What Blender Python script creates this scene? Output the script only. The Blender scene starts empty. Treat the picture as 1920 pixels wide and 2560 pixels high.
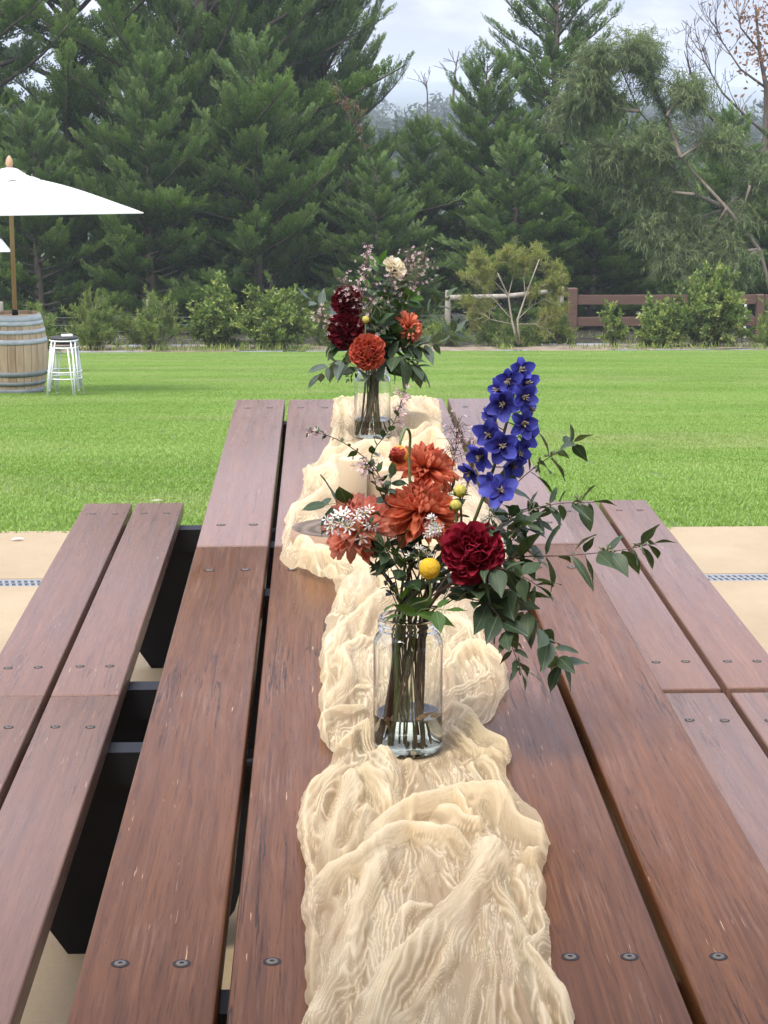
import bpy, bmesh, math, random
import numpy as np
from mathutils import Vector, Matrix, Euler, noise as mnoise

R = math.radians
PI = math.pi
scene = bpy.context.scene
col = scene.collection

# ------------------------------------------------------------------ camera
FPX = 5000.0            # focal length in photo pixels (1920 x 2560)
PITCH, YAW = 11.86, 1.79
CAM_Z = 1.614
cam_data = bpy.data.cameras.new("camera")
cam_data.sensor_fit = 'VERTICAL'
cam_data.sensor_height = 36.0
cam_data.sensor_width = 27.0
cam_data.lens = 36.0 * FPX / 2560.0
cam_data.clip_start = 0.05
cam_data.clip_end = 12000
cam = bpy.data.objects.new("camera", cam_data)
cam.location = (0, 0, CAM_Z)
cam.rotation_euler = (R(90 - PITCH), 0, R(-YAW))
col.objects.link(cam)
scene.camera = cam

# ------------------------------------------------------------------ light
SUN_ELEV, SUN_AZ = 60.0, 215.0      # azimuth: clockwise from +Y
SKY_STRENGTH = 0.12
world = bpy.data.worlds.new("World")
scene.world = world
world.use_nodes = True
wn, wl = world.node_tree.nodes, world.node_tree.links
wn.clear()
w_out = wn.new('ShaderNodeOutputWorld')
w_bg = wn.new('ShaderNodeBackground'); w_bg.inputs['Strength'].default_value = SKY_STRENGTH
w_sky = wn.new('ShaderNodeTexSky'); w_sky.sky_type = 'NISHITA'; w_sky.sun_disc = False
w_sky.sun_elevation = R(SUN_ELEV); w_sky.sun_rotation = R(SUN_AZ)
w_sky.air_density = 1.0; w_sky.dust_density = 1.5; w_sky.ozone_density = 1.5
w_tc = wn.new('ShaderNodeTexCoord')
w_map = wn.new('ShaderNodeMapping'); w_map.inputs['Scale'].default_value = (1, 1, 2.4)
w_n1 = wn.new('ShaderNodeTexNoise'); w_n1.inputs['Scale'].default_value = 16; w_n1.inputs['Detail'].default_value = 6
w_n1.inputs['Roughness'].default_value = 0.55
w_r1 = wn.new('ShaderNodeValToRGB')
w_r1.color_ramp.elements[0].position = 0.47; w_r1.color_ramp.elements[1].position = 0.74
w_mix0 = wn.new('ShaderNodeMix'); w_mix0.data_type = 'RGBA'     # high thin overcast: two greys
w_mix0.inputs[6].default_value = (2.25, 2.45, 3.30, 1)
w_mix0.inputs[7].default_value = (4.2, 4.3, 4.75, 1)
w_mix = wn.new('ShaderNodeMix'); w_mix.data_type = 'RGBA'; w_mix.inputs[0].default_value = 0.86
wl.new(w_tc.outputs['Generated'], w_map.inputs[0]); wl.new(w_map.outputs[0], w_n1.inputs['Vector'])
wl.new(w_n1.outputs['Fac'], w_r1.inputs[0]); wl.new(w_r1.outputs[0], w_mix0.inputs[0])
# overcast sky: the zenith about three times as bright as the horizon (1 + 2 sin h)
w_sep = wn.new('ShaderNodeSeparateXYZ'); wl.new(w_tc.outputs['Generated'], w_sep.inputs[0])
w_cl = wn.new('ShaderNodeClamp'); wl.new(w_sep.outputs[2], w_cl.inputs[0])
w_ma = wn.new('ShaderNodeMath'); w_ma.operation = 'MULTIPLY_ADD'; w_ma.inputs[1].default_value = 2.6; w_ma.inputs[2].default_value = 1.0
wl.new(w_cl.outputs[0], w_ma.inputs[0])
w_vm = wn.new('ShaderNodeVectorMath'); w_vm.operation = 'SCALE'
wl.new(w_mix0.outputs[2], w_vm.inputs[0]); wl.new(w_ma.outputs[0], w_vm.inputs['Scale'])
wl.new(w_sky.outputs[0], w_mix.inputs[6]); wl.new(w_vm.outputs[0], w_mix.inputs[7])
wl.new(w_mix.outputs[2], w_bg.inputs['Color']); wl.new(w_bg.outputs[0], w_out.inputs['Surface'])

sun_d = bpy.data.lights.new("sun", 'SUN')
sun_d.energy = 2.2
sun_d.angle = R(30)
sun_d.color = (1.0, 0.95, 0.86)
sun = bpy.data.objects.new("sun", sun_d)
sun.rotation_euler = (R(90 - SUN_ELEV), 0, R(180 - SUN_AZ))
sun.location = (0, -10, 30)
col.objects.link(sun)

scene.view_settings.view_transform = 'Standard'
scene.view_settings.look = 'None'
scene.view_settings.gamma = 1.0
scene.view_settings.use_curve_mapping = False
scene.view_settings.exposure = 1.1

scene.render.engine = 'CYCLES'
cy = scene.cycles
cy.use_denoising = True
try:
    cy.denoiser = 'OPENIMAGEDENOISE'
except Exception:
    pass
cy.max_bounces = 10; cy.diffuse_bounces = 4; cy.glossy_bounces = 4
cy.transmission_bounces = 10; cy.transparent_max_bounces = 16; cy.volume_bounces = 1
cy.sample_clamp_indirect = 6.0

# ------------------------------------------------------------------ helpers
_p, _yw = R(PITCH), R(-YAW)
SC = 1920.0 / 1659.0
def ray(px, py):
    """photo point (in 1659-wide units) -> world direction"""
    u, v = px * SC - 960.0, py * SC - 1280.0
    f = Vector((0, math.cos(_p), -math.sin(_p))); up = Vector((0, math.sin(_p), math.cos(_p)))
    d = f * FPX + Vector((1, 0, 0)) * u - up * v
    return Matrix.Rotation(_yw, 3, 'Z') @ d
def at(px, py, y=None, z=None):
    d = ray(px, py)
    k = (y / d.y) if y is not None else ((z - CAM_Z) / d.z)
    return Vector((0, 0, CAM_Z)) + d * k
def mpp(y):
    """metres per 1659-unit at distance y"""
    return y * SC / FPX * 1.01

def setp(o, label=None, cat=None, group=None, kind=None):
    if label: o["label"] = label
    if cat: o["category"] = cat
    if group: o["group"] = group
    if kind: o["kind"] = kind
    return o
def empty(name, loc=(0, 0, 0), rot=(0, 0, 0), label=None, cat=None, group=None, parent=None):
    o = bpy.data.objects.new(name, None)
    o.empty_display_size = 0.05
    col.objects.link(o)
    o.location = loc; o.rotation_euler = rot
    if parent: o.parent = parent
    return setp(o, label, cat, group)

class MB:
    """collects verts / faces, builds one mesh"""
    def __init__(s): s.v, s.f, s.m, s.n, s.uv = [], [], [], 0, []
    def add(s, v, f, m=0):
        v = np.asarray(v, float).reshape(-1, 3)
        s.v.append(v)
        for q in f: s.f.append([i + s.n for i in q])
        s.m += [m] * len(f)
        s.n += len(v)
        return s
    def box(s, lo, hi, m=0, bev=0.0):
        x0, y0, z0 = lo; x1, y1, z1 = hi
        if bev <= 0:
            v = [(x0,y0,z0),(x1,y0,z0),(x1,y1,z0),(x0,y1,z0),(x0,y0,z1),(x1,y0,z1),(x1,y1,z1),(x0,y1,z1)]
            return s.add(v, [(0,3,2,1),(4,5,6,7),(0,1,5,4),(1,2,6,5),(2,3,7,6),(3,0,4,7)], m)
        bm = bmesh.new()
        bmesh.ops.create_cube(bm, size=1)
        for q in bm.verts:
            q.co = Vector((x0 + (q.co.x + .5) * (x1 - x0), y0 + (q.co.y + .5) * (y1 - y0), z0 + (q.co.z + .5) * (z1 - z0)))
        bmesh.ops.bevel(bm, geom=bm.edges[:], offset=bev, segments=2, profile=0.5, affect='EDGES')
        bm.verts.index_update()
        s.add([q.co[:] for q in bm.verts], [[q.index for q in f.verts] for f in bm.faces], m)
        bm.free()
        return s
    def tube(s, pts, rad, n=8, m=0, cap=True):
        pts = [Vector(p) for p in pts]
        k = len(pts)
        if not hasattr(rad, '__len__'): rad = [rad] * k
        vs, fs = [], []
        ref = Vector((0.123, 0.37, 0.92))
        prev = None
        for i, p in enumerate(pts):
            t = (pts[min(i + 1, k - 1)] - pts[max(i - 1, 0)])
            t = t.normalized() if t.length > 1e-9 else Vector((0, 0, 1))
            if prev is None:
                a = t.cross(ref)
                if a.length < 1e-3: a = t.cross(Vector((1, 0, 0)))
            else:
                a = prev - t * prev.dot(t)
            a.normalize(); prev = a
            b = t.cross(a)
            for j in range(n):
                c = 2 * PI * j / n
                vs.append((p + (a * math.cos(c) + b * math.sin(c)) * rad[i])[:])
        for i in range(k - 1):
            for j in range(n):
                j2 = (j + 1) % n
                fs.append((i * n + j, i * n + j2, (i + 1) * n + j2, (i + 1) * n + j))
        if cap:
            fs.append(tuple(reversed(range(n)))); fs.append(tuple(range((k - 1) * n, k * n)))
        return s.add(vs, fs, m)
    def lathe(s, prof, n=32, c=(0, 0, 0), m=0, closed=False):
        vs, fs = [], []
        for r, z in prof:
            for j in range(n):
                a = 2 * PI * j / n
                vs.append((c[0] + r * math.cos(a), c[1] + r * math.sin(a), c[2] + z))
        k = len(prof)
        for i in range(k - 1 + (1 if closed else 0)):
            i2 = (i + 1) % k
            for j in range(n):
                j2 = (j + 1) % n
                fs.append((i * n + j, i * n + j2, i2 * n + j2, i2 * n + j))
        return s.add(vs, fs, m)
    def mesh(s, name, mats, smooth=True):
        me = bpy.data.meshes.new(name)
        v = np.concatenate(s.v) if s.v else np.zeros((0, 3))
        me.from_pydata(v.tolist(), [], s.f)
        for mt in (mats if isinstance(mats, (list, tuple)) else [mats]): me.materials.append(mt)
        me.polygons.foreach_set('material_index', s.m)
        me.polygons.foreach_set('use_smooth', [smooth] * len(s.f))
        me.update()
        return me
    def build(s, name, mats, parent=None, smooth=False, loc=None, rot=None):
        o = bpy.data.objects.new(name, s.mesh(name, mats, smooth))
        col.objects.link(o)
        if parent: o.parent = parent
        if loc is not None: o.location = loc
        if rot is not None: o.rotation_euler = rot
        return o

def obj(name, me, parent=None, mat4=None):
    o = bpy.data.objects.new(name, me)
    col.objects.link(o)
    if parent: o.parent = parent
    if mat4 is not None: o.matrix_basis = mat4
    return o

def np_mesh(name, V, F, mats, smooth=False, fmat=None, uv=None, tint=None):
    """big quad (or tri) mesh straight from numpy arrays"""
    V = np.ascontiguousarray(V, np.float32); F = np.ascontiguousarray(F, np.int32)
    me = bpy.data.meshes.new(name)
    k = F.shape[1]
    me.vertices.add(len(V)); me.vertices.foreach_set('co', V.ravel())
    me.loops.add(F.size); me.loops.foreach_set('vertex_index', F.ravel())
    me.polygons.add(len(F))
    me.polygons.foreach_set('loop_start', np.arange(0, F.size, k, dtype=np.int32))
    me.polygons.foreach_set('loop_total', np.full(len(F), k, np.int32))
    for mt in (mats if isinstance(mats, (list, tuple)) else [mats]): me.materials.append(mt)
    if fmat is not None: me.polygons.foreach_set('material_index', np.ascontiguousarray(fmat, np.int32))
    me.polygons.foreach_set('use_smooth', np.full(len(F), smooth, bool))
    if uv is not None:
        l = me.uv_layers.new(name='UVMap')
        l.data.foreach_set('uv', np.ascontiguousarray(uv[F.ravel()], np.float32).ravel())
    if tint is not None:
        a = me.attributes.new('tint', 'FLOAT', 'POINT')
        a.data.foreach_set('value', np.ascontiguousarray(tint, np.float32))
    me.update(calc_edges=True)
    me.validate()
    return me

def frames(d, roll, up=None):
    """(N,3) directions + roll -> (N,3,3) with columns x=dir"""
    d = d / np.maximum(np.linalg.norm(d, axis=1, keepdims=True), 1e-9)
    ref = np.tile(np.array([0., 0., 1.]), (len(d), 1))
    bad = np.abs(d[:, 2]) > 0.97
    ref[bad] = (1., 0., 0.)
    y = np.cross(ref, d); y /= np.linalg.norm(y, axis=1, keepdims=True)
    z = np.cross(d, y)
    c, s_ = np.cos(roll)[:, None], np.sin(roll)[:, None]
    y2 = y * c + z * s_; z2 = z * c - y * s_
    return np.stack([d, y2, z2], axis=2)

def scatter(TV, TF, M, S, O):
    """repeat a template: M (N,3,3), S (N,) sizes, O (N,3)"""
    V = np.einsum('nij,kj->nki', M * S[:, None, None], TV) + O[:, None, :]
    N, k = len(O), len(TV)
    F = TF[None] + (np.arange(N) * k)[:, None, None]
    return V.reshape(-1, 3), F.reshape(-1, TF.shape[1])

# ------------------------------------------------------------------ materials
def mat(name, base=(.5, .5, .5), rough=.6, spec=.5, metal=0.0):
    m = bpy.data.materials.new(name); m.use_nodes = True
    b = m.node_tree.nodes['Principled BSDF']
    b.inputs['Base Color'].default_value = (*base, 1)
    b.inputs['Roughness'].default_value = rough
    b.inputs['Specular IOR Level'].default_value = spec
    b.inputs['Metallic'].default_value = metal
    return m, m.node_tree.nodes, m.node_tree.links, b
def node(ns, t, **kw):
    n = ns.new(t)
    for k, v in kw.items():
        if k.startswith('i_'): n.inputs[k[2:].replace('_', ' ')].default_value = v
        else: setattr(n, k, v)
    return n
def ramp(ns, stops, interp='LINEAR'):
    r = ns.new('ShaderNodeValToRGB')
    cr = r.color_ramp; cr.interpolation = interp
    while len(cr.elements) < len(stops): cr.elements.new(0.5)
    for e, (p, c) in zip(cr.elements, stops):
        e.position = p; e.color = (*c, 1) if len(c) == 3 else c
    return r
def mixc(ns, ls, fac, a, b, mode='MIX'):
    m = ns.new('ShaderNodeMix'); m.data_type = 'RGBA'; m.blend_type = mode
    for k, v in ((0, fac), (6, a), (7, b)):
        if hasattr(v, 'is_linked') or hasattr(v, 'links'): ls.new(v, m.inputs[k])
        elif k == 0: m.inputs[0].default_value = v
        else: m.inputs[k].default_value = (*v, 1) if len(v) == 3 else v
    return m.outputs[2]
def mathn(ns, ls, op, a, b=None, clamp=False):
    m = ns.new('ShaderNodeMath'); m.operation = op; m.use_clamp = clamp
    for k, v in ((0, a), (1, b)):
        if v is None: continue
        if hasattr(v, 'links'): ls.new(v, m.inputs[k])
        else: m.inputs[k].default_value = v
    return m.outputs[0]
def bump(ns, ls, b, height, strength=.3, dist=.002):
    n = ns.new('ShaderNodeBump'); n.inputs['Strength'].default_value = strength; n.inputs['Distance'].default_value = dist
    ls.new(height, n.inputs['Height']); ls.new(n.outputs[0], b.inputs['Normal'])
    return n
def objco(ns, ls, scale=(1, 1, 1), rnd=True, kind='Object'):
    tc = ns.new('ShaderNodeTexCoord'); mp = ns.new('ShaderNodeMapping'); mp.inputs['Scale'].default_value = scale
    ls.new(tc.outputs[kind], mp.inputs[0])
    if rnd:
        oi = ns.new('ShaderNodeObjectInfo')
        cx = ns.new('ShaderNodeCombineXYZ')
        for k, f in enumerate((37.0, 91.0, 53.0)):
            ls.new(mathn(ns, ls, 'MULTIPLY', oi.outputs['Random'], f), cx.inputs[k])
        ls.new(cx.outputs[0], mp.inputs['Location'])
    return mp.outputs[0]

def wood_plank_mat(name="oiled_hardwood", grey=0.0):
    m, ns, ls, b = mat(name, (.16, .06, .03), .36, .14)
    # grain coordinates, bent a little so that the lines wander
    wob = node(ns, 'ShaderNodeTexNoise', i_Scale=1.0, i_Detail=2.0); ls.new(objco(ns, ls, (9, 1.6, 9)), wob.inputs['Vector'])
    def gn(sc, detail=5.0, rough=.65, warp=.0):
        v = objco(ns, ls, sc)
        if warp:
            vm = ns.new('ShaderNodeVectorMath'); vm.operation = 'SCALE'; ls.new(wob.outputs['Color'], vm.inputs[0]); vm.inputs['Scale'].default_value = warp
            va = ns.new('ShaderNodeVectorMath'); va.operation = 'ADD'; ls.new(v, va.inputs[0]); ls.new(vm.outputs[0], va.inputs[1]); v = va.outputs[0]
        n = node(ns, 'ShaderNodeTexNoise', i_Scale=1.0, i_Detail=detail, i_Roughness=rough); ls.new(v, n.inputs['Vector'])
        return n.outputs['Fac']
    grain = gn((170, 2.6, 170), 4, .6, 5.0)
    pores = gn((420, 14, 420), 3, .6, 4.0)
    band = gn((38, 1.1, 38), 5, .6, 2.5)
    big = gn((6, 1.3, 6), 3)
    base = ramp(ns, [(.30, (.064, .023, .0085)), (.48, (.128, .048, .0165)), (.70, (.205, .083, .030))])
    ls.new(mathn(ns, ls, 'ADD', mathn(ns, ls, 'MULTIPLY', grain, .50), mathn(ns, ls, 'MULTIPLY', band, .50)), base.inputs[0])
    c = mixc(ns, ls, mathn(ns, ls, 'MULTIPLY', big, .35), base.outputs[0], (.110, .042, .0155))
    oi = ns.new('ShaderNodeObjectInfo')
    hsv = ns.new('ShaderNodeHueSaturation'); ls.new(c, hsv.inputs['Color'])
    mm = ns.new('ShaderNodeMath'); mm.operation = 'MULTIPLY_ADD'; ls.new(oi.outputs['Random'], mm.inputs[0]); mm.inputs[1].default_value = .30; mm.inputs[2].default_value = .86
    ls.new(mm.outputs[0], hsv.inputs['Value'])
    # open dark pores
    pr = ramp(ns, [(.56, (0, 0, 0)), (.66, (1, 1, 1))]); ls.new(pores, pr.inputs[0])
    c1 = mixc(ns, ls, mathn(ns, ls, 'MULTIPLY', pr.outputs[0], .42), hsv.outputs[0], (.035, .014, .008))
    # worn pale fibre, in patches
    gp = ramp(ns, [(.50, (0, 0, 0)), (.72, (1, 1, 1))]); ls.new(gn((14, 3.2, 14), 5, .65), gp.inputs[0])
    gf = ramp(ns, [(.50, (0, 0, 0)), (.62, (1, 1, 1))]); ls.new(gn((260, 5, 260), 3, .6, 5.0), gf.inputs[0])
    c2 = mixc(ns, ls, mathn(ns, ls, 'MULTIPLY', mathn(ns, ls, 'MULTIPLY', gp.outputs[0], gf.outputs[0]), .45), c1, (.25, .14, .085))
    # short pale scratches along the grain
    sr = ramp(ns, [(.715, (0, 0, 0)), (.738, (1, 1, 1))]); ls.new(gn((330, 13, 330), 2, .5), sr.inputs[0])
    sg = ramp(ns, [(.48, (0, 0, 0)), (.60, (1, 1, 1))]); ls.new(gn((5, 2, 5), 2), sg.inputs[0])
    c3 = mixc(ns, ls, mathn(ns, ls, 'MULTIPLY', mathn(ns, ls, 'MULTIPLY', sr.outputs[0], sg.outputs[0]), .8), c2, (.56, .38, .22))
    # hairline cracks
    d = mathn(ns, ls, 'ABSOLUTE', mathn(ns, ls, 'SUBTRACT', gn((30, .8, 30), 5, .6), .5))
    ck = ramp(ns, [(.0, (1, 1, 1)), (.012, (0, 0, 0))]); ls.new(d, ck.inputs[0])
    gate = ramp(ns, [(.52, (0, 0, 0)), (.60, (1, 1, 1))]); ls.new(gn((11, 1.7, 11), 3), gate.inputs[0])
    ckf = mathn(ns, ls, 'MULTIPLY', ck.outputs[0], gate.outputs[0])
    c4 = mixc(ns, ls, mathn(ns, ls, 'MULTIPLY', ckf, .9), c3, (.014, .008, .006))
    if grey: c4 = mixc(ns, ls, grey, c4, (.255, .195, .180))  # even grey mix: grazing sky sheen put into the wood colour
    ls.new(c4, b.inputs['Base Color'])
    rr = ramp(ns, [(.3, (.24,) * 3), (.7, (.40,) * 3)]); ls.new(gn((60, 4, 60), 4), rr.inputs[0]); ls.new(rr.outputs[0], b.inputs['Roughness'])
    h = mathn(ns, ls, 'ADD', mathn(ns, ls, 'MULTIPLY', grain, .9), mathn(ns, ls, 'MULTIPLY', pr.outputs[0], -.35))
    h = mathn(ns, ls, 'ADD', h, mathn(ns, ls, 'MULTIPLY', ckf, -1.2))
    bump(ns, ls, b, h, .45, .0012)
    return m
M_WOOD = wood_plank_mat()
M_WOOD_SEAT = wood_plank_mat('sheen_grey_seat_hardwood', .34)  # seats greyed by colour in place of sheen
M_WOOD_FAR = wood_plank_mat('sheen_grey_hardwood', .48)  # far tabletop greyed by colour in place of sheen
M_BLACK, *_ = mat("black_powder_coat", (.008, .008, .009), .5, .2)
M_SCREW, *_ = mat("zinc_screw", (.13, .11, .09), .55, .3, .2)
M_HOLE_SHADE, *_ = mat("recess_shade", (.012, .008, .006), .8)  # near-black stands in for the shade inside screw holes

def noise_mat(name, c0, c1, scale=8, rough=.8, detail=6, bumpd=0.0, spec=.3, kind='Object', rnd=False, lo=.3, hi=.7, stretch=(1, 1, 1)):
    m, ns, ls, b = mat(name, c0, rough, spec)
    n = node(ns, 'ShaderNodeTexNoise', i_Scale=scale, i_Detail=detail, i_Roughness=.6)
    ls.new(objco(ns, ls, stretch, rnd, kind), n.inputs['Vector'])
    r = ramp(ns, [(lo, c0), (hi, c1)]); ls.new(n.outputs['Fac'], r.inputs[0]); ls.new(r.outputs[0], b.inputs['Base Color'])
    if bumpd: bump(ns, ls, b, n.outputs['Fac'], .6, bumpd)
    return m

def leaf_mat(name, c0, c1, rough=.5, trans=.25, spec=.35, byrand=False, tip=None):
    """foliage: colour from the 'tint' attribute (or per object), part of the light goes through"""
    m, ns, ls, b = mat(name, c0, rough, spec)
    if byrand:
        f = ns.new('ShaderNodeObjectInfo').outputs['Random']
    else:
        a = ns.new('ShaderNodeAttribute'); a.attribute_name = 'tint'; f = a.outputs['Fac']
    st = [(.0, c0), (1., c1)] if tip is None else [(.0, c0), (.6, c1), (1., tip)]
    r = ramp(ns, st); ls.new(f, r.inputs[0])
    ls.new(r.outputs[0], b.inputs['Base Color'])
    t = ns.new('ShaderNodeBsdfTranslucent')
    ls.new(mixc(ns, ls, 1.0, r.outputs[0], (1.3, 1.5, .7), 'MULTIPLY'), t.inputs['Color'])
    mx = ns.new('ShaderNodeMixShader'); mx.inputs[0].default_value = trans
    out = ns['Material Output']
    ls.new(b.outputs[0], mx.inputs[1]); ls.new(t.outputs[0], mx.inputs[2]); ls.new(mx.outputs[0], out.inputs['Surface'])
    return m
# ------------------------------------------------------------------ ground
PATIO_Y = 7.38
GY = [-60, 7.38, 7.4, 22, 48, 50.5, 52, 66, 120, 250, 450, 900, 2000, 2700, 3300, 4200]
GZ = [-.06, -.06, -.012, -1.65, -4.52, -4.68, -4.74, -5.9, -10, -15.5, -15, -13, -8, 2, 16, 10]
def ground_z(x, y):
    return float(np.interp(y, GY, GZ))
def lawn_mat():
    m, ns, ls, b = mat("lawn_turf", (.1, .2, .03), .9, .15)
    geo = ns.new('ShaderNodeNewGeometry')
    mp = ns.new('ShaderNodeMapping'); ls.new(geo.outputs['Position'], mp.inputs[0])
    n1 = node(ns, 'ShaderNodeTexNoise', i_Scale=.9, i_Detail=6.0, i_Roughness=.65); ls.new(mp.outputs[0], n1.inputs['Vector'])
    r = ramp(ns, [(.3, (.060, .098, .022)), (.55, (.105, .150, .036)), (.75, (.16, .20, .062))]); ls.new(n1.outputs['Fac'], r.inputs[0])
    ls.new(r.outputs[0], b.inputs['Base Color'])
    return m
M_LAWN = lawn_mat()
M_SOIL = noise_mat("dry_soil", (.16, .12, .08), (.30, .24, .17), 3.0, .95, 8, .02)
M_FIELD = noise_mat("rough_pasture", (.05, .075, .03), (.11, .12, .055), .05, .95, 8)

xs = np.concatenate([np.linspace(-14, 14, 57)])
def strip_sheet(name, y0, y1, nx, ny, x0, x1, m, dz=0.0, fz=None, rough=0.0):
    X, Y = np.meshgrid(np.linspace(x0, x1, nx), np.linspace(y0, y1, ny))
    Z = np.interp(Y, GY, GZ) + dz
    if rough:
        rg = np.random.RandomState(5); Z = Z + rg.uniform(-rough, rough, Z.shape)
    if fz is not None: Z = Z + fz(X, Y)
    V = np.stack([X.ravel(), Y.ravel(), Z.ravel()], 1)
    i = np.arange(ny - 1)[:, None] * nx + np.arange(nx - 1)[None]
    F = np.stack([i, i + 1, i + nx + 1, i + nx], -1).reshape(-1, 4)
    o = obj(name, np_mesh(name, V, F, m, True))
    return setp(o, kind='structure')
def hillz(X, Y):
    # far ridge: higher on the left, dipping toward the right
    w = np.clip((Y - 1800) / 1200, 0, 1)
    return w * (3.5 * np.sin(X / 420. + 2.6) + 2.0 * np.sin(X / 170. + 0.4) + .8 * np.sin(X / 61.))
strip_sheet("lawn", 7.40, 48.2, 40, 60, -30, 30, M_LAWN)
M_FLOOR = noise_mat("leaf_litter", (.018, .016, .010), (.055, .045, .028), 1.5, .95, 8)
strip_sheet("soil_bed", 48.2, 50.6, 120, 10, -30, 30, M_SOIL, .012, rough=.03)
strip_sheet("forest_floor", 50.6, 105.0, 60, 30, -60, 60, M_FLOOR, .008, rough=.03)
strip_sheet("pasture", 53.0, 1000, 30, 80, -420, 420, M_FIELD)
strip_sheet("hills", 1000, 4200, 90, 60, -1400, 1400, noise_mat("wooded_hill", (.018, .035, .016), (.05, .075, .03), .02, .95, 8), 0, hillz)
# land either side of and under the garden, well below the sheets above
g = MB(); g.add([(-420, -60, -3.0), (-30, -60, -3), (-30, 7, -3), (-420, 7, -3)], [(0, 1, 2, 3)])
V = []; F = []
yy = [-60, 7.4, 22, 48, 53]
for sx in (-1, 1):
    n0 = len(V)
    for y in yy:
        z = float(np.interp(y, GY, GZ)) - .01
        V += [(sx * 30, y, z), (sx * 420, y, z)]
    for i in range(len(yy) - 1):
        a = n0 + 2 * i
        F.append((a, a + 2, a + 3, a + 1) if sx > 0 else (a, a + 1, a + 3, a + 2))
g = MB(); g.add(V, F); setp(g.build("field", M_FIELD), kind='structure')

# patio slab
def concrete_mat():
    m, ns, ls, b = mat("tan_concrete", (.5, .38, .24), .75, .3)
    v = objco(ns, ls, (1, 1, 1), False)
    n1 = node(ns, 'ShaderNodeTexNoise', i_Scale=1.6, i_Detail=7.0, i_Roughness=.6); ls.new(v, n1.inputs['Vector'])
    n2 = node(ns, 'ShaderNodeTexNoise', i_Scale=160.0, i_Detail=3.0); ls.new(v, n2.inputs['Vector'])
    r = ramp(ns, [(.3, (.275, .205, .118)), (.7, (.365, .28, .17))]); ls.new(n1.outputs['Fac'], r.inputs[0])
    n3 = node(ns, 'ShaderNodeTexNoise', i_Scale=7.0, i_Detail=6.0, i_Roughness=.7); ls.new(v, n3.inputs['Vector'])
    st = ramp(ns, [(.56, (0, 0, 0)), (.72, (1, 1, 1))]); ls.new(n3.outputs['Fac'], st.inputs[0])
    c0_ = mixc(ns, ls, mathn(ns, ls, 'MULTIPLY', st.outputs[0], .35), r.outputs[0], (.24, .17, .10))
    n4 = node(ns, 'ShaderNodeTexNoise', i_Scale=420.0, i_Detail=1.0); ls.new(v, n4.inputs['Vector'])
    gr_ = ramp(ns, [(.66, (0, 0, 0)), (.72, (1, 1, 1))]); ls.new(n4.outputs['Fac'], gr_.inputs[0])
    c0_ = mixc(ns, ls, mathn(ns, ls, 'MULTIPLY', gr_.outputs[0], .5), c0_, (.16, .12, .08))
    c = mixc(ns, ls, .25, c0_, n2.outputs['Color'], 'SOFT_LIGHT')
    ls.new(c, b.inputs['Base Color'])
    bump(ns, ls, b, n2.outputs['Fac'], .15, .001)
    return m
M_CONC = concrete_mat()
GR_Y0, GR_Y1 = 6.52, 6.63
pt = MB()
pt.box((-14, -6, -.25), (14, GR_Y0, 0), bev=.004)
pt.box((-14, GR_Y1, -.25), (14, PATIO_Y, 0), bev=.006)
pt.box((-14, GR_Y0 + .001, -.25), (14, GR_Y1 - .001, -.075))
setp(pt.build("patio", M_CONC), kind='structure')
# drain grate let into the slab
M_GRATE, *_ = mat("grey_grate_plastic", (.20, .21, .215), .5)
gr = empty("drain_grate", (0, (GR_Y0 + GR_Y1) / 2, 0), label="long grey slotted drain grate let into the tan concrete patio", cat="drain grate")
rb = MB(); rb.box((-4.2, -.051, -.03), (4.2, -.036, -.003), bev=.002); rb.box((-4.2, .036, -.03), (4.2, .051, -.003), bev=.002)
rb.build("frame_rail", M_GRATE, gr)
bb = MB(); bb.box((-.0045, -.036, -.025), (.0045, .036, -.004))
bar_me = bb.mesh("bar", M_GRATE, False)
bars_rest = MB()
for i in range(-150, 151):
    x = i * .0215
    if abs(x) > 3.2: continue
    if -1.9 < x < -.72 or 1.05 < x < 2.1:
        o = obj("bar", bar_me, gr); o.location = (x, 0, 0); o.rotation_euler = (0, 0, R(12))
    else:
        bars_rest.box((x - .0045, -.036, -.025), (x + .0045, .036, -.004))
setp(bars_rest.build("grate_bars", M_GRATE, gr), kind='stuff')
mid = MB(); mid.box((-4.2, -.004, -.022), (4.2, .004, -.0035)); mid.build("centre_rib", M_GRATE, gr)

# unseen veranda, added to shade the table; roof edge placed to tune the light
M_RENDER = noise_mat("painted_wall", (.42, .40, .36), (.50, .48, .44), 2.0, .85)
M_SOFFIT = noise_mat("timber_lining", (.30, .20, .12), (.40, .28, .18), 3.0, .6, stretch=(1, .1, 1))
vr = MB(); vr.box((-9, -5.5, 3.15), (9, .7, 3.30))
setp(vr.build("added_shade_roof", M_SOFFIT), kind='structure')
pp = MB()
for x in (-4.6, 4.9):
    pp.box((x - .07, .5, 0), (x + .07, .64, 3.149), bev=.006)
setp(pp.build("added_roof_posts", M_SOFFIT), kind='structure')
bw = MB(); bw.box((-9, -5.8, 0), (9, -5.6, 3.149)); setp(bw.build("house_wall", M_RENDER), kind='structure')

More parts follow.
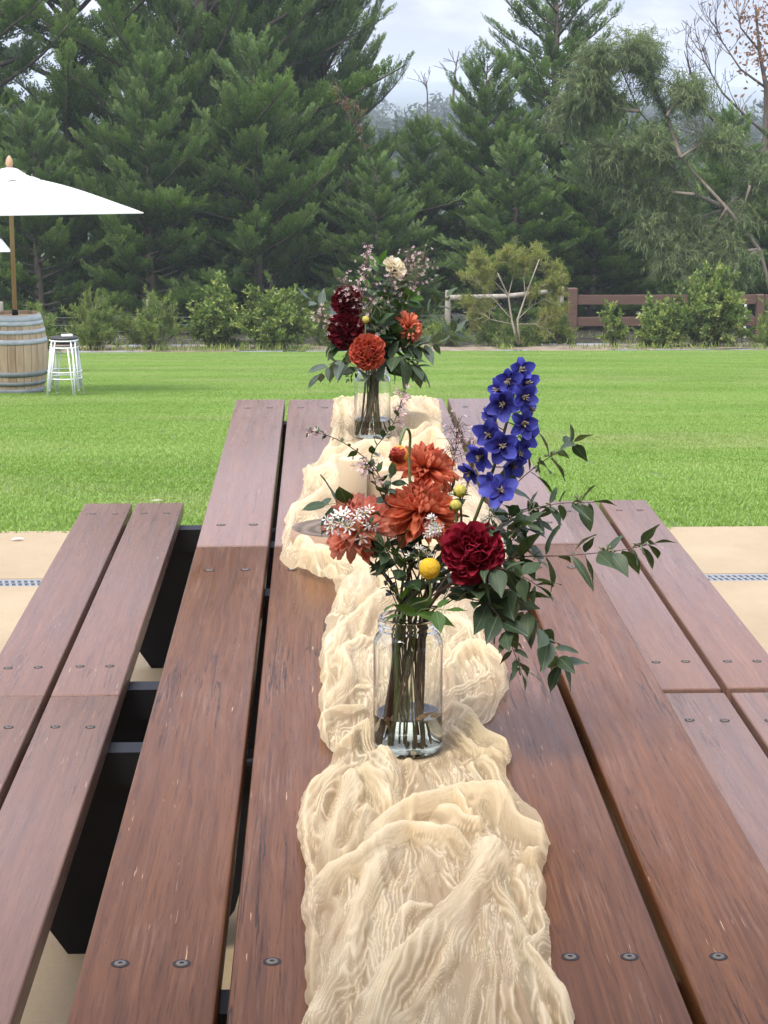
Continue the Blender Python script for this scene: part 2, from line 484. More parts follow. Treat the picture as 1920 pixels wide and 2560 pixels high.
# grass: one patch of blades, repeated by geometry nodes over the lawn in view
rg = np.random.RandomState(11)
NB = 1100
pxy = rg.uniform(-.25, .25, (NB, 2)); ang = rg.uniform(0, 2 * PI, NB); hh = rg.uniform(.007, .016, NB); lean = rg.uniform(.3, 1.3, NB); wd = rg.uniform(.0022, .0042, NB)
bx = np.stack([np.cos(ang), np.sin(ang)], 1); la = rg.uniform(0, 2 * PI, NB); ld = np.stack([np.cos(la), np.sin(la)], 1)
p0 = np.c_[pxy - bx * wd[:, None], np.full(NB, -.004)]; p1 = np.c_[pxy + bx * wd[:, None], np.full(NB, -.004)]
mid_ = pxy + ld * (hh * lean * .35)[:, None]; tip_ = pxy + ld * (hh * lean * 1.0)[:, None]
p2 = np.c_[mid_ + bx * wd[:, None] * .8, hh * .62]; p3 = np.c_[mid_ - bx * wd[:, None] * .8, hh * .62]
p4 = np.c_[tip_ + bx * wd[:, None] * .15, hh]; p5 = np.c_[tip_ - bx * wd[:, None] * .15, hh]
GVv = np.stack([p0, p1, p2, p3, p4, p5], 1).reshape(-1, 3)
k6 = np.arange(NB)[:, None] * 6
GF = np.concatenate([k6 + np.array([[0, 1, 2, 3]]), k6 + np.array([[3, 2, 4, 5]])])
def grass_mat():
    m, ns, ls, b = mat("grass_blade", (.1, .2, .02), .55, .25)
    a = ns.new('ShaderNodeAttribute'); a.attribute_name = 'tint'
    geo = ns.new('ShaderNodeNewGeometry')
    mp = node(ns, 'ShaderNodeMapping'); mp.inputs['Scale'].default_value = (.6, 1.0, 1); ls.new(geo.outputs['Position'], mp.inputs[0])
    n1 = node(ns, 'ShaderNodeTexNoise', i_Scale=.55, i_Detail=7.0, i_Roughness=.62); ls.new(mp.outputs[0], n1.inputs['Vector'])
    n2 = node(ns, 'ShaderNodeTexNoise', i_Scale=.42, i_Detail=6.0, i_Roughness=.62); ls.new(geo.outputs['Position'], n2.inputs['Vector'])
    r = ramp(ns, [(.30, (.155, .262, .052)), (.50, (.222, .350, .080)), (.70, (.300, .420, .130))])
    ls.new(mathn(ns, ls, 'ADD', mathn(ns, ls, 'MULTIPLY', a.outputs['Fac'], .35), mathn(ns, ls, 'MULTIPLY', n1.outputs['Fac'], .65)), r.inputs[0])
    dry = ramp(ns, [(.50, (0, 0, 0)), (.70, (1, 1, 1))]); ls.new(n2.outputs['Fac'], dry.inputs[0])
    c = mixc(ns, ls, mathn(ns, ls, 'MULTIPLY', dry.outputs[0], .55), r.outputs[0], (.38, .40, .19))
    ls.new(c, b.inputs['Base Color'])
    t = ns.new('ShaderNodeBsdfTranslucent'); ls.new(mixc(ns, ls, 1.0, c, (1.5, 1.35, .8), 'MULTIPLY'), t.inputs['Color'])
    mx = ns.new('ShaderNodeMixShader'); mx.inputs[0].default_value = .38
    ls.new(b.outputs[0], mx.inputs[1]); ls.new(t.outputs[0], mx.inputs[2]); ls.new(mx.outputs[0], ns['Material Output'].inputs['Surface'])
    return m
M_GRASS = grass_mat()
g_me = np_mesh("grass", GVv, GF, M_GRASS, False, tint=np.repeat(rg.uniform(0, 1, NB), 6))
grass = obj("grass", g_me)
setp(grass, "short bright green lawn grass growing in front of the patio", None, None, 'stuff')
# points to grow the patch on are kept as a second set of loose vertices of the same mesh
def grass_nodes():
    pts = []
    rr = random.Random(3)
    y = 7.62
    while y < 48.1:
        st = .46
        hw = .27 * y + 2.6
        x0 = -hw + y * -.03; n = int(2 * hw / st)
        for i in range(n + 1):
            x = -hw + i * st + .031 * y
            pts.append((x + rr.uniform(-.05, .05), y + rr.uniform(-.05, .05)))
        y += st
    ng = bpy.data.node_groups.new("grass_field", 'GeometryNodeTree')
    ng.interface.new_socket("Geometry", in_out='INPUT', socket_type='NodeSocketGeometry')
    ng.interface.new_socket("Geometry", in_out='OUTPUT', socket_type='NodeSocketGeometry')
    N, L = ng.nodes, ng.links
    gi, go = N.new('NodeGroupInput'), N.new('NodeGroupOutput')
    # split: blades are faces; seed points are loose verts carrying seed=1
    sep = N.new('GeometryNodeSeparateGeometry'); sep.domain = 'POINT'
    na = N.new('GeometryNodeInputNamedAttribute'); na.data_type = 'FLOAT'; na.inputs['Name'].default_value = 'seed'
    cmp_ = N.new('FunctionNodeCompare'); cmp_.data_type = 'FLOAT'; cmp_.operation = 'GREATER_THAN'; cmp_.inputs[1].default_value = .5
    L.new(na.outputs[0], cmp_.inputs[0]); L.new(gi.outputs[0], sep.inputs[0]); L.new(cmp_.outputs[0], sep.inputs[1])
    m2p = N.new('GeometryNodeMeshToPoints'); L.new(sep.outputs[0], m2p.inputs[0])
    iop = N.new('GeometryNodeInstanceOnPoints'); L.new(m2p.outputs[0], iop.inputs['Points']); L.new(sep.outputs[1], iop.inputs['Instance'])
    rv = N.new('FunctionNodeRandomValue'); rv.data_type = 'FLOAT_VECTOR'
    rv.inputs[0].default_value = (R(-6.38), 0, 0); rv.inputs[1].default_value = (R(-6.38), 0, 0)
    L.new(rv.outputs[0], iop.inputs['Rotation'])
    rot = N.new('GeometryNodeRotateInstances'); L.new(iop.outputs[0], rot.inputs[0])
    ri = N.new('FunctionNodeRandomValue'); ri.data_type = 'INT'; ri.inputs[4].default_value = 0; ri.inputs[5].default_value = 3
    mu = N.new('ShaderNodeMath'); mu.operation = 'MULTIPLY'; mu.inputs[1].default_value = PI / 2
    cx = N.new('ShaderNodeCombineXYZ')
    L.new(ri.outputs[2], mu.inputs[0]); L.new(mu.outputs[0], cx.inputs[2]); L.new(cx.outputs[0], rot.inputs['Rotation'])
    L.new(rot.outputs[0], go.inputs[0])
    return ng, pts
ng, gpts = grass_nodes()
nv = len(g_me.vertices)
g_me.vertices.add(len(gpts))
allco = np.zeros((nv + len(gpts)) * 3, np.float32); g_me.vertices.foreach_get('co', allco)
allco = allco.reshape(-1, 3)
for i, (x, y) in enumerate(gpts): allco[nv + i] = (x, y, ground_z(x, y) + .004)
g_me.vertices.foreach_set('co', allco.ravel())
sa = g_me.attributes.new('seed', 'FLOAT', 'POINT')
sv = np.zeros(len(allco), np.float32); sv[nv:] = 1; sa.data.foreach_set('value', sv)
g_me.update()
md = grass.modifiers.new("grass", 'NODES'); md.node_group = ng
# ------------------------------------------------------------------ picnic tables
TX = .127                      # table centre line
PW, PG = .140, .012            # plank width, gap
TT, TH = .042, .75
rw = random.Random(8)
hole_prof = [(.0085, .0003), (.0078, -.001), (.0076, -.004)]
def screw_mesh():
    s = MB()
    s.lathe([(.0092, .0005), (.0080, .0006), (.0066, .0006), (.0064, .0009), (.003, .0010), (.0027, .0009), (.0006, .0008)], 14)
    return s
sm = MB()
sm.lathe([(.0096, .0004), (.0062, .0005)], 16, m=0)                    # flat dark ring: shade of a countersink, as colour
sm.lathe([(.0063, .0005), (.0058, .0012), (.0026, .0013)], 16, m=1)    # head
sm.lathe([(.0026, .0013), (.0022, .0008), (.0001, .0008)], 10, m=0)    # drive recess
SCREW_ME = sm.mesh("screw", [M_HOLE_SHADE, M_SCREW], True)

def plank(parent, x0, x1, y0, y1, ztop, screws, thick=TT, skew=0.0, m=None):
    b = MB()
    L = y1 - y0; w = x1 - x0
    bm = bmesh.new(); bmesh.ops.create_cube(bm, size=1)
    for q in bm.verts: q.co = Vector((q.co.x * w, q.co.y * L, q.co.z * thick))
    bmesh.ops.bevel(bm, geom=bm.edges[:], offset=.0045, segments=3, profile=.5, affect='EDGES')
    me = bpy.data.meshes.new("plank"); bm.to_mesh(me); bm.free()
    me.materials.append(m or M_WOOD)
    me.polygons.foreach_set('use_smooth', [True] * len(me.polygons))
    o = obj("plank", me, parent)
    o.location = ((x0 + x1) / 2, (y0 + y1) / 2, ztop - thick / 2 + rw.uniform(-.0008, .0008))
    o.rotation_euler = (0, 0, skew)
    for (sx, sy) in screws:
        s = obj("screw", SCREW_ME, o)
        s.location = (sx - (x0 + x1) / 2 + rw.uniform(-.003, .003), sy - (y0 + y1) / 2 + rw.uniform(-.004, .004), thick / 2)
        s.rotation_euler = (0, 0, rw.uniform(0, 6))
    return o

def plate(b, outline, y0, y1):
    """vertical plate in the xz plane, from outline, between y0 and y1"""
    n = len(outline)
    v = [(x, y0, z) for x, z in outline] + [(x, y1, z) for x, z in outline]
    f = [tuple(range(n)), tuple(reversed(range(n, 2 * n)))]
    for i in range(n):
        j = (i + 1) % n
        f.append((i, i + n, j + n, j))
    b.add(v, f)

def picnic_table(y0, y1, label, frames_y, screw_rows, far=False):
    t = empty("picnic_table", (TX, (y0 + y1) / 2, 0), label=label, cat="picnic table", group="picnic tables placed end to end")
    yc = (y0 + y1) / 2
    def loc(y): return y - yc
    W = 5 * PW + 4 * PG
    for i in range(5):
        x0 = -W / 2 + i * (PW + PG)
        sc = [(x0 + f * PW, loc(sy)) for sy in screw_rows for f in (.27, .73)]
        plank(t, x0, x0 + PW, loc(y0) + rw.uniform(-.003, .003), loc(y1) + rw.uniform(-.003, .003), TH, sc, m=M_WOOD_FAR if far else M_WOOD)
    for sgn in (-1, 1):
        for k in range(2):
            a = .530 + k * (PW - .004 + PG)
            x0, x1 = (a, a + PW - .004) if sgn > 0 else (-a - PW + .004, -a)
            sc = [(x0 + f * (PW - .004), loc(sy)) for sy in screw_rows for f in (.27, .73)]
            e0, e1 = (loc(y0) + .004, loc(y1) - .012) if sgn > 0 else (loc(y0) + (-.007 if far else .004), loc(y1) + (-.012 if far else .007))
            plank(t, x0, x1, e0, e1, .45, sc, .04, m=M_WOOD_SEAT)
    for fy in frames_y:
        y = loc(fy)
        fr = MB()
        fr.box((-.80, y - .03, .345), (.80, y + .03, .409))                       # cross beam under the seats
        fr.box((-.355, y - .028, .665), (.355, y + .028, .7075))                  # bearer under the top
        for s in (-1, 1):
            # splayed sheet leg: wide at the floor, meeting the beam
            o = [(s * .62, 0), (s * .36, 0), (s * .30, .085), (s * .24, .30), (s * .24, .344), (s * .66, .344), (s * .66, .06)]
            if s < 0: o = o[::-1]
            plate(fr, o, y - .012, y + .012)
            o = [(s * .33, .410), (s * .25, .410), (s * .22, .664), (s * .30, .664)]
            if s < 0: o = o[::-1]
            plate(fr, o, y - .014, y + .014)
        fr.box((-.24, y - .011, .27), (.24, y + .011, .344))
        fr.build("end_frame", M_BLACK, t)
    br = MB()
    for s in (-1, 1):
        br.tube([(s * .30, loc(frames_y[0]), .37), (s * .04, loc((frames_y[0] + frames_y[1]) / 2), .70)], .009, 8)
        br.tube([(s * .30, loc(frames_y[1]), .37), (s * .04, loc((frames_y[0] + frames_y[1]) / 2), .70)], .009, 8)
    br.build("brace_rod", M_BLACK, t)
    return t
table_far = picnic_table(3.808, 5.70, "far reddish hardwood picnic table beside the lawn, with attached benches, under the farther bouquet", (4.0, 5.54), (4.0, 5.54), True)
table_near = picnic_table(1.68, 3.792, "near reddish hardwood picnic table in the foreground, under the nearer bouquet, with attached benches", (1.895, 3.60), (1.895, 3.60))
# ------------------------------------------------------------------ table runner
def vnoise(x, y, seed=0):
    """smooth 2-D value noise in about -1..1, vectorised"""
    def h(i, j):
        n = (i * 374761393 + j * 668265263 + seed * 974711) & 0x7fffffff
        n = ((n ^ (n >> 13)) * 1274126177) & 0x7fffffff
        return ((n ^ (n >> 16)) & 0xffff) / 32767.5 - 1.0
    xi = np.floor(x).astype(np.int64); yi = np.floor(y).astype(np.int64)
    fx = x - xi; fy = y - yi
    fx = fx * fx * fx * (fx * (fx * 6 - 15) + 10); fy = fy * fy * fy * (fy * (fy * 6 - 15) + 10)
    a = h(xi, yi); b = h(xi + 1, yi); c = h(xi, yi + 1); d = h(xi + 1, yi + 1)
    return (a * (1 - fx) + b * fx) * (1 - fy) + (c * (1 - fx) + d * fx) * fy
def fbm(x, y, seed=0, oct=3):
    s = 0; a = 1.0
    for k in range(oct):
        s = s + a * vnoise(x * 2 ** k, y * 2 ** k, seed + 17 * k); a *= .5
    return s / 1.6

CL_L = [(650,2420),(655,2212),(655,2090),(657,1990),(662,1890),(643,1830),(645,1760),(665,1690),(702,1655),(722,1632),(692,1604),(692,1540),(692,1400),(706,1330),(732,1292),(722,1262),(640,1236),(604,1206),(612,1165),(616,1120),(652,1062),(656,1040),(656,1006),(702,985),(716,955),(718,900),(720,866)]
CL_R = [(1330,2420),(1243,2212),(1215,2120),(1187,2070),(1182,1940),(1173,1870),(1188,1810),(1166,1755),(1112,1700),(1085,1662),(1108,1640),(1100,1618),(1045,1592),(1030,1572),(1068,1540),(1096,1500),(1096,1450),(1068,1410),(1050,1370),(1030,1320),(1062,1260),(1100,1190),(1078,1120),(1030,1060),(985,1000),(962,955),(956,910),(948,866)]
def edge_fn(pts):
    P = [at(a, b, z=TH + .006) for a, b in pts]
    ys = np.array([p.y for p in P]); xs_ = np.array([p.x for p in P])
    o = np.argsort(ys)
    return ys[o], xs_[o]
# folds traced as ridge lines: (list of points, half width m, height m); three picture scales
def _z8(q): return ((680 + q[0] / 2.0488) / SC, (1480 + q[1] / 2.0488) / SC)
def _z5(q): return ((560 + q[0] / 2.765) / SC, (960 + q[1] / 2.765) / SC)
FOLDS_NEAR = [
 ([(1110,1190),(1130,1300),(1080,1420),(960,1560),(830,1700),(700,1850),(600,2000),(540,2212),(500,2400)], .022, .030),
 ([(1125,1330),(1060,1520),(960,1720),(880,1900),(760,2080),(650,2212),(560,2400)], .013, .020),
 ([(1090,1560),(1080,1750),(1060,1950),(1000,2212),(960,2400)], .007, .012),
 ([(1150,1600),(1130,1800),(1150,2000),(1130,2212),(1120,2400)], .008, .013),
 ([(1190,1640),(1200,1850),(1220,2050),(1260,2212),(1290,2400)], .008, .012),
 ([(1000,1640),(930,1800),(850,1990),(780,2212),(720,2400)], .008, .011),
 ([(620,1250),(540,1400),(470,1560),(400,1750),(350,1950),(250,2120),(220,2212),(180,2400)], .021, .027),
 ([(800,1580),(680,1640),(620,1780),(600,1920),(500,2100),(460,2212),(400,2400)], .013, .019),
 ([(640,1240),(720,1330),(700,1450),(640,1560)], .010, .008),
 ([(740,1200),(800,1330),(900,1420),(960,1480)], .010, .008),
 ([(940,1260),(880,1400),(780,1500)], .009, .008),
 ([(350,1440),(200,1540),(170,1680),(200,1780),(170,1950),(175,2212),(170,2400)], .014, .018),
 ([(300,1560),(340,1660),(280,1800),(270,1950),(240,2050)], .011, .015),
 ([(420,1480),(400,1620),(350,1740)], .008, .012),
 ([(180,1560),(300,1440),(420,1380),(540,1290),(640,1210),(740,1195),(850,1240),(940,1250),(1040,1300)], .017, .036),
 ([(440,1340),(560,1180),(640,1115),(780,1090),(900,1060),(960,1025),(1110,1015),(1180,1080),(1240,1150)], .017, .040),
 ([(700,1190),(760,1110)], .008, .024), ([(860,1110),(980,1180),(1100,1200)], .016, .034),
 ([(960,1040),(1000,1120),(1040,1170)], .008, .036),
 ([(1120,1020),(1210,1100),(1260,1180),(1400,1230),(1430,1290),(1340,1360),(1270,1270)], .017, .034),
 ([(1430,1290),(1390,1390),(1410,1480),(1380,1560),(1400,1640),(1420,1720),(1310,1830),(1330,1900),(1400,1980),(1500,2120),(1540,2212),(1600,2400)], .015, .024),
 ([(1270,1370),(1260,1480),(1300,1560),(1330,1650),(1290,1750)], .009, .016),
 ([(1340,1380),(1330,1470),(1350,1560)], .008, .014),
 ([(1180,1300),(1150,1480),(1230,1620),(1270,1760),(1290,1900),(1340,2050),(1390,2212),(1450,2400)], .010, .016),
 ([(1290,1860),(1380,2000),(1440,2120),(1480,2212)], .007, .016),
 ([(370,850),(280,940),(190,1060),(130,1220),(150,1370),(200,1500)], .018, .030),
 ([(390,870),(330,960),(260,1090),(240,1200),(270,1330)], .010, .024),
 ([(400,900),(410,1000),(350,1140),(300,1260),(290,1400)], .017, .034),
 ([(440,880),(540,960),(590,1060),(590,1120)], .019, .032),
 ([(510,1100),(460,1200),(400,1320),(350,1400)], .013, .026),
 ([(430,960),(450,1080),(430,1180)], .008, .022),
 ([(640,840),(660,960),(640,1090)], .006, .008), ([(690,870),(720,960),(680,1080)], .006, .010), ([(720,880),(780,1000),(840,1080)], .006, .012),
 ([(790,870),(870,1000),(890,1060)], .006, .012), ([(880,760),(920,900),(970,1010)], .010, .018), ([(940,860),(1010,990)], .007, .012), ([(1000,870),(1070,990),(1110,1020)], .008, .014),
 ([(960,590),(1050,690),(1130,740),(1230,810),(1250,870)], .012, .032),
 ([(1060,835),(1110,815),(1180,850),(1250,870)], .010, .026), ([(1050,840),(1130,900),(1190,1010),(1230,1090)], .011, .022),
 ([(900,700),(980,760),(1060,830)], .013, .020),
 ([(880,590),(970,600),(1060,690),(1110,660),(1140,620)], .010, .024),
 ([(900,360),(1000,290),(1100,290),(1190,380),(1215,480),(1200,580),(1110,640)], .018, .030),
 ([(900,520),(1010,480),(1130,420)], .014, .018), ([(890,640),(1000,560),(1120,520)], .011, .014),
 ([(600,-60),(560,10),(430,120),(330,220),(270,360),(250,500),(250,640),(270,700)], .022, .032),
 ([(520,200),(440,260),(370,310),(400,400),(340,500),(280,620)], .013, .030),
 ([(540,60),(480,160),(450,240)], .013, .024),
 ([(500,490),(420,510),(350,600),(280,650)], .008, .018), ([(470,560),(400,540),(440,620)], .006, .012),
 ([(520,580),(400,600),(300,640),(240,740),(300,790),(370,780)], .013, .026),
 ([(370,790),(430,700),(500,680)], .014, .026), ([(480,650),(540,760),(590,900),(600,1000)], .017, .028),
 ([(700,60),(800,120),(960,150),(1050,230)], .022, .026), ([(880,330),(960,230),(1040,190)], .016, .020),
]
FOLDS_FAR = [
 ([(545,560),(600,640),(760,580),(870,480),(1050,390)], .032, .052), ([(700,520),(760,600),(790,680)], .02, .045),
 ([(440,880),(600,820),(740,700),(800,600)], .030, .034), ([(410,1010),(480,900),(620,860)], .026, .028), ([(420,1080),(520,990),(640,930)], .014, .018),
 ([(365,1215),(490,1200),(620,1270),(790,1260)], .034, .048), ([(480,1110),(560,1090),(640,1150),(800,1200)], .016, .034), ([(540,1110),(600,1210),(680,1180)], .014, .050),
 ([(800,1190),(880,1220),(980,1270),(860,1400),(800,1500)], .034, .036), ([(960,1260),(1000,1390),(940,1500)], .020, .030),
 ([(1060,1240),(1180,1330),(1240,1450)], .03, .034), ([(1300,1180),(1400,1290),(1440,1420)], .026, .03),
 ([(745,110),(790,250),(740,420),(720,520)], .022, .034), ([(820,100),(870,200),(850,360)], .020, .030), ([(900,420),(800,460),(740,510)], .018, .034),
 ([(1180,110),(1250,220),(1400,260),(1540,300)], .034, .056), ([(1180,430),(1320,410),(1450,350),(1540,450)], .026, .056), ([(1260,100),(1330,180),(1420,210)], .016, .030),
 ([(1400,100),(1440,160),(1510,210)], .016, .034), ([(930,395),(1060,420),(1170,440)], .020, .046), ([(1230,340),(1330,330),(1440,290)], .016, .05),
 ([(1080,560),(1200,520),(1400,560)], .03, .04), ([(1100,760),(1300,700),(1500,720)], .03, .03), ([(1250,900),(1450,880),(1600,960)], .03, .034), ([(1350,1080),(1500,1100),(1600,1180)], .026, .034),
]
def runner():
    eyL, exL = edge_fn(CL_L); eyR, exR = edge_fn(CL_R)
    y0, y1 = 1.62, 5.712
    # rows: denser near the camera
    s = np.concatenate([np.arange(y0, 2.8, .0026), np.arange(2.8, 3.9, .0038), np.arange(3.9, y1, .0060)])
    NS, NT = len(s), 210
    def smooth_interp(yq, yy, xx):
        acc = 0
        for d in (-.015, 0, .015): acc = acc + np.interp(yq + d, yy, xx)
        return acc / 3
    xl = smooth_interp(s, eyL, exL); xr = smooth_interp(s, eyR, exR)
    t = np.linspace(0, 1, NT)[None, :]
    Y = np.repeat(s[:, None], NT, 1)
    X = xl[:, None] + (xr - xl)[:, None] * t
    X0, Y0 = X.copy(), Y.copy()
    # wobble so that traced lines are not ruled
    wx = X + .0032 * vnoise(X * 24, Y * 9, 51) + .0009 * vnoise(X * 60, Y * 26, 52)
    wy = Y + .006 * vnoise(X * 19 + 5, Y * 9, 53)
    acc = np.zeros_like(X)
    W0 = .50
    q = np.repeat(np.linspace(0, W0, NT)[None, :], NS, 0); al = Y0
    ca = q.copy(); cb = al.copy()
    rr = random.Random(4)
    for conv, folds in ((_z8, FOLDS_NEAR), (_z5, FOLDS_FAR)):
        for pts, hw, h in folds:
            P = [at(*conv(pq), z=TH + .7 * h) for pq in pts]
            # densify with Catmull-Rom
            Q = []
            for i in range(len(P) - 1):
                p0, p1, p2, p3 = P[max(i - 1, 0)], P[i], P[i + 1], P[min(i + 2, len(P) - 1)]
                for k in range(4):
                    u = k / 4
                    Q.append(.5 * ((2 * p1) + (p2 - p0) * u + (2 * p0 - 5 * p1 + 4 * p2 - p3) * u * u + (3 * p1 - p0 - 3 * p2 + p3) * u ** 3))
            Q.append(P[-1])
            Q = np.array([(pq.x, pq.y) for pq in Q])
            m = hw * 1.7 + .012
            r0, r1 = np.searchsorted(s, [Q[:, 1].min() - m, Q[:, 1].max() + m])
            if r1 - r0 < 2: continue
            sx, sy = wx[r0:r1], wy[r0:r1]
            Ln = np.hypot(*np.diff(Q, axis=0).T).sum(); off = rr.uniform(0, 50)
            D = np.full(sx.shape, 1e9); SG = np.ones(sx.shape); U = np.zeros(sx.shape)
            n = len(Q) - 1
            for i in range(n):
                a, b_ = Q[i], Q[i + 1]; d = b_ - a; L2 = (d * d).sum() + 1e-12
                k = np.clip(((sx - a[0]) * d[0] + (sy - a[1]) * d[1]) / L2, 0, 1)
                dd = np.hypot(sx - a[0] - k * d[0], sy - a[1] - k * d[1])
                up = dd < D
                SG = np.where(up, np.sign((sx - a[0]) * d[1] - (sy - a[1]) * d[0]), SG)
                D = np.where(up, dd, D); U = np.where(up, (i + k) / n, U)
            taper = np.clip(np.minimum(U, 1 - U) / .12, .35, 1)
            hv = h * taper * (1 + .16 * vnoise(U * 4 + rr.uniform(0, 99), U * 0, 55))
            w_ = hw * (.8 + .2 * taper) * (1 + .25 * vnoise(U * 6 + rr.uniform(0, 99), U * 0, 56))
            qq = D / w_
            # round crest, flaring foot
            qb = np.minimum(qq / 1.4, 1)
            bell = .5 + .5 * np.cos(PI * qb)
            tube = np.where(qq < 1, (1 - np.minimum(qq * qq, 1)) ** .75 * .86, 0) + .14 * np.exp(-(qq / 1.15) ** 2)
            kb = np.clip((hw - .009) / .010, 0, 1) * .75
            pr = bell * kb + tube * (1 - kb)
            z = hv * np.clip(pr, 0, 1)
            dom = z > np.maximum(acc[r0:r1], .004)
            ca[r0:r1] = np.where(dom, SG * D * 1.7 + off, ca[r0:r1]); cb[r0:r1] = np.where(dom, U * Ln * .8 + off, cb[r0:r1])
            acc[r0:r1] = (acc[r0:r1] ** 3 + z ** 3) ** (1 / 3.)
    Z = acc
    # low soft puckering of the cloth between the folds
    ph = t * 13 + 1.1 * vnoise(t * 3.1 + 3, Y * 2.6, 3) + .6 * vnoise(t * 8, Y * 7.0, 4) + Y * 1.1
    base = (.5 - .5 * np.cos(2 * PI * ph)) * (.0035 + .0035 * vnoise(t * 4, Y * 3.3, 7))
    base = base + .005 * (1 + vnoise(X * 18, Y * 8, 9)) * np.clip(np.minimum(t, 1 - t) / .1, 0, 1)
    Z = (Z ** 2 + np.maximum(base, .001) ** 2) ** .5
    # edge falls to the table
    Z *= np.clip(np.minimum(t, 1 - t) / .03, .12, 1) ** .5
    for (c, rad) in PRESS:
        d = np.hypot(X - c[0], Y - c[1])
        k = np.clip((d - rad) / .028, 0, 1); k = k * k * (3 - 2 * k)
        Z = Z * (.05 + .95 * k)
    for it in range(2):
        Z[1:-1] += .22 * (Z[:-2] + Z[2:] - 2 * Z[1:-1]); Z[:, 1:-1] += .22 * (Z[:, :-2] + Z[:, 2:] - 2 * Z[:, 1:-1])
    # gauze crinkle: thin creases that branch along the cloth
    # lengthwise crinkle pleats: thin crests, sheer flats between; they follow the folds
    ph1 = ca * 84 + 2.4 * vnoise(ca * 16, cb * 5.5, 41) + 1.1 * vnoise(ca * 45, cb * 15, 42)
    ph2 = ca * 205 + 1.8 * vnoise(ca * 30, cb * 9, 44) + .9 * vnoise(ca * 90, cb * 30, 45)
    c1_ = (1 - np.abs(np.sin(PI * ph1))) ** 1.6; c2_ = (1 - np.abs(np.sin(PI * ph2))) ** 1.5
    m1_ = np.clip(.35 + 1.15 * vnoise(ca * 20, cb * 8, 48), 0, 1.2); m2_ = np.clip(.35 + .9 * vnoise(ca * 40, cb * 14, 49), 0, 1.1)
    zone = np.interp(Y0, [1.6, 2.45, 2.7, 3.4, 4.5, 5.7], [.80, .80, .34, .26, .36, .75])
    cr = zone * (.0027 * m1_ * c1_ + .0012 * m2_ * c2_) + .0030 * vnoise(ca * 30, cb * 13, 50) * zone ** 1.6
    Z = Z + cr
    crease = np.clip(np.maximum(c1_ * np.clip(m1_ * 1.2, 0, 1), .7 * c2_ * np.clip(m2_ * 1.2, 0, 1)) * 1.25, 0, 1)
    e = np.minimum(t, 1 - t)
    X = X + .0016 * vnoise(q * 60, al * 40, 36) + np.clip(1 - e / .06, 0, 1) * (.0035 * vnoise(q * 0 + 3, al * 22, 37) + .0008 * vnoise(q * 0 + 3, al * 90, 38))
    Z = np.maximum(Z, .0014)
    # the far end rolls over the table end
    over = np.clip((Y - 5.690) / .022, 0, 1)
    Z = Z * (1 - .8 * over)
    V = np.stack([X, Y, Z + TH], -1).reshape(-1, 3)
    i = np.arange(NS - 1)[:, None] * NT + np.arange(NT - 1)[None]
    F = np.stack([i, i + 1, i + NT + 1, i + NT], -1).reshape(-1, 4)
    uv = np.stack([ca, cb], -1).reshape(-1, 2)
    lift = np.clip(Z / .03, 0, 1).ravel()
    return V, F, uv, lift, crease.ravel()
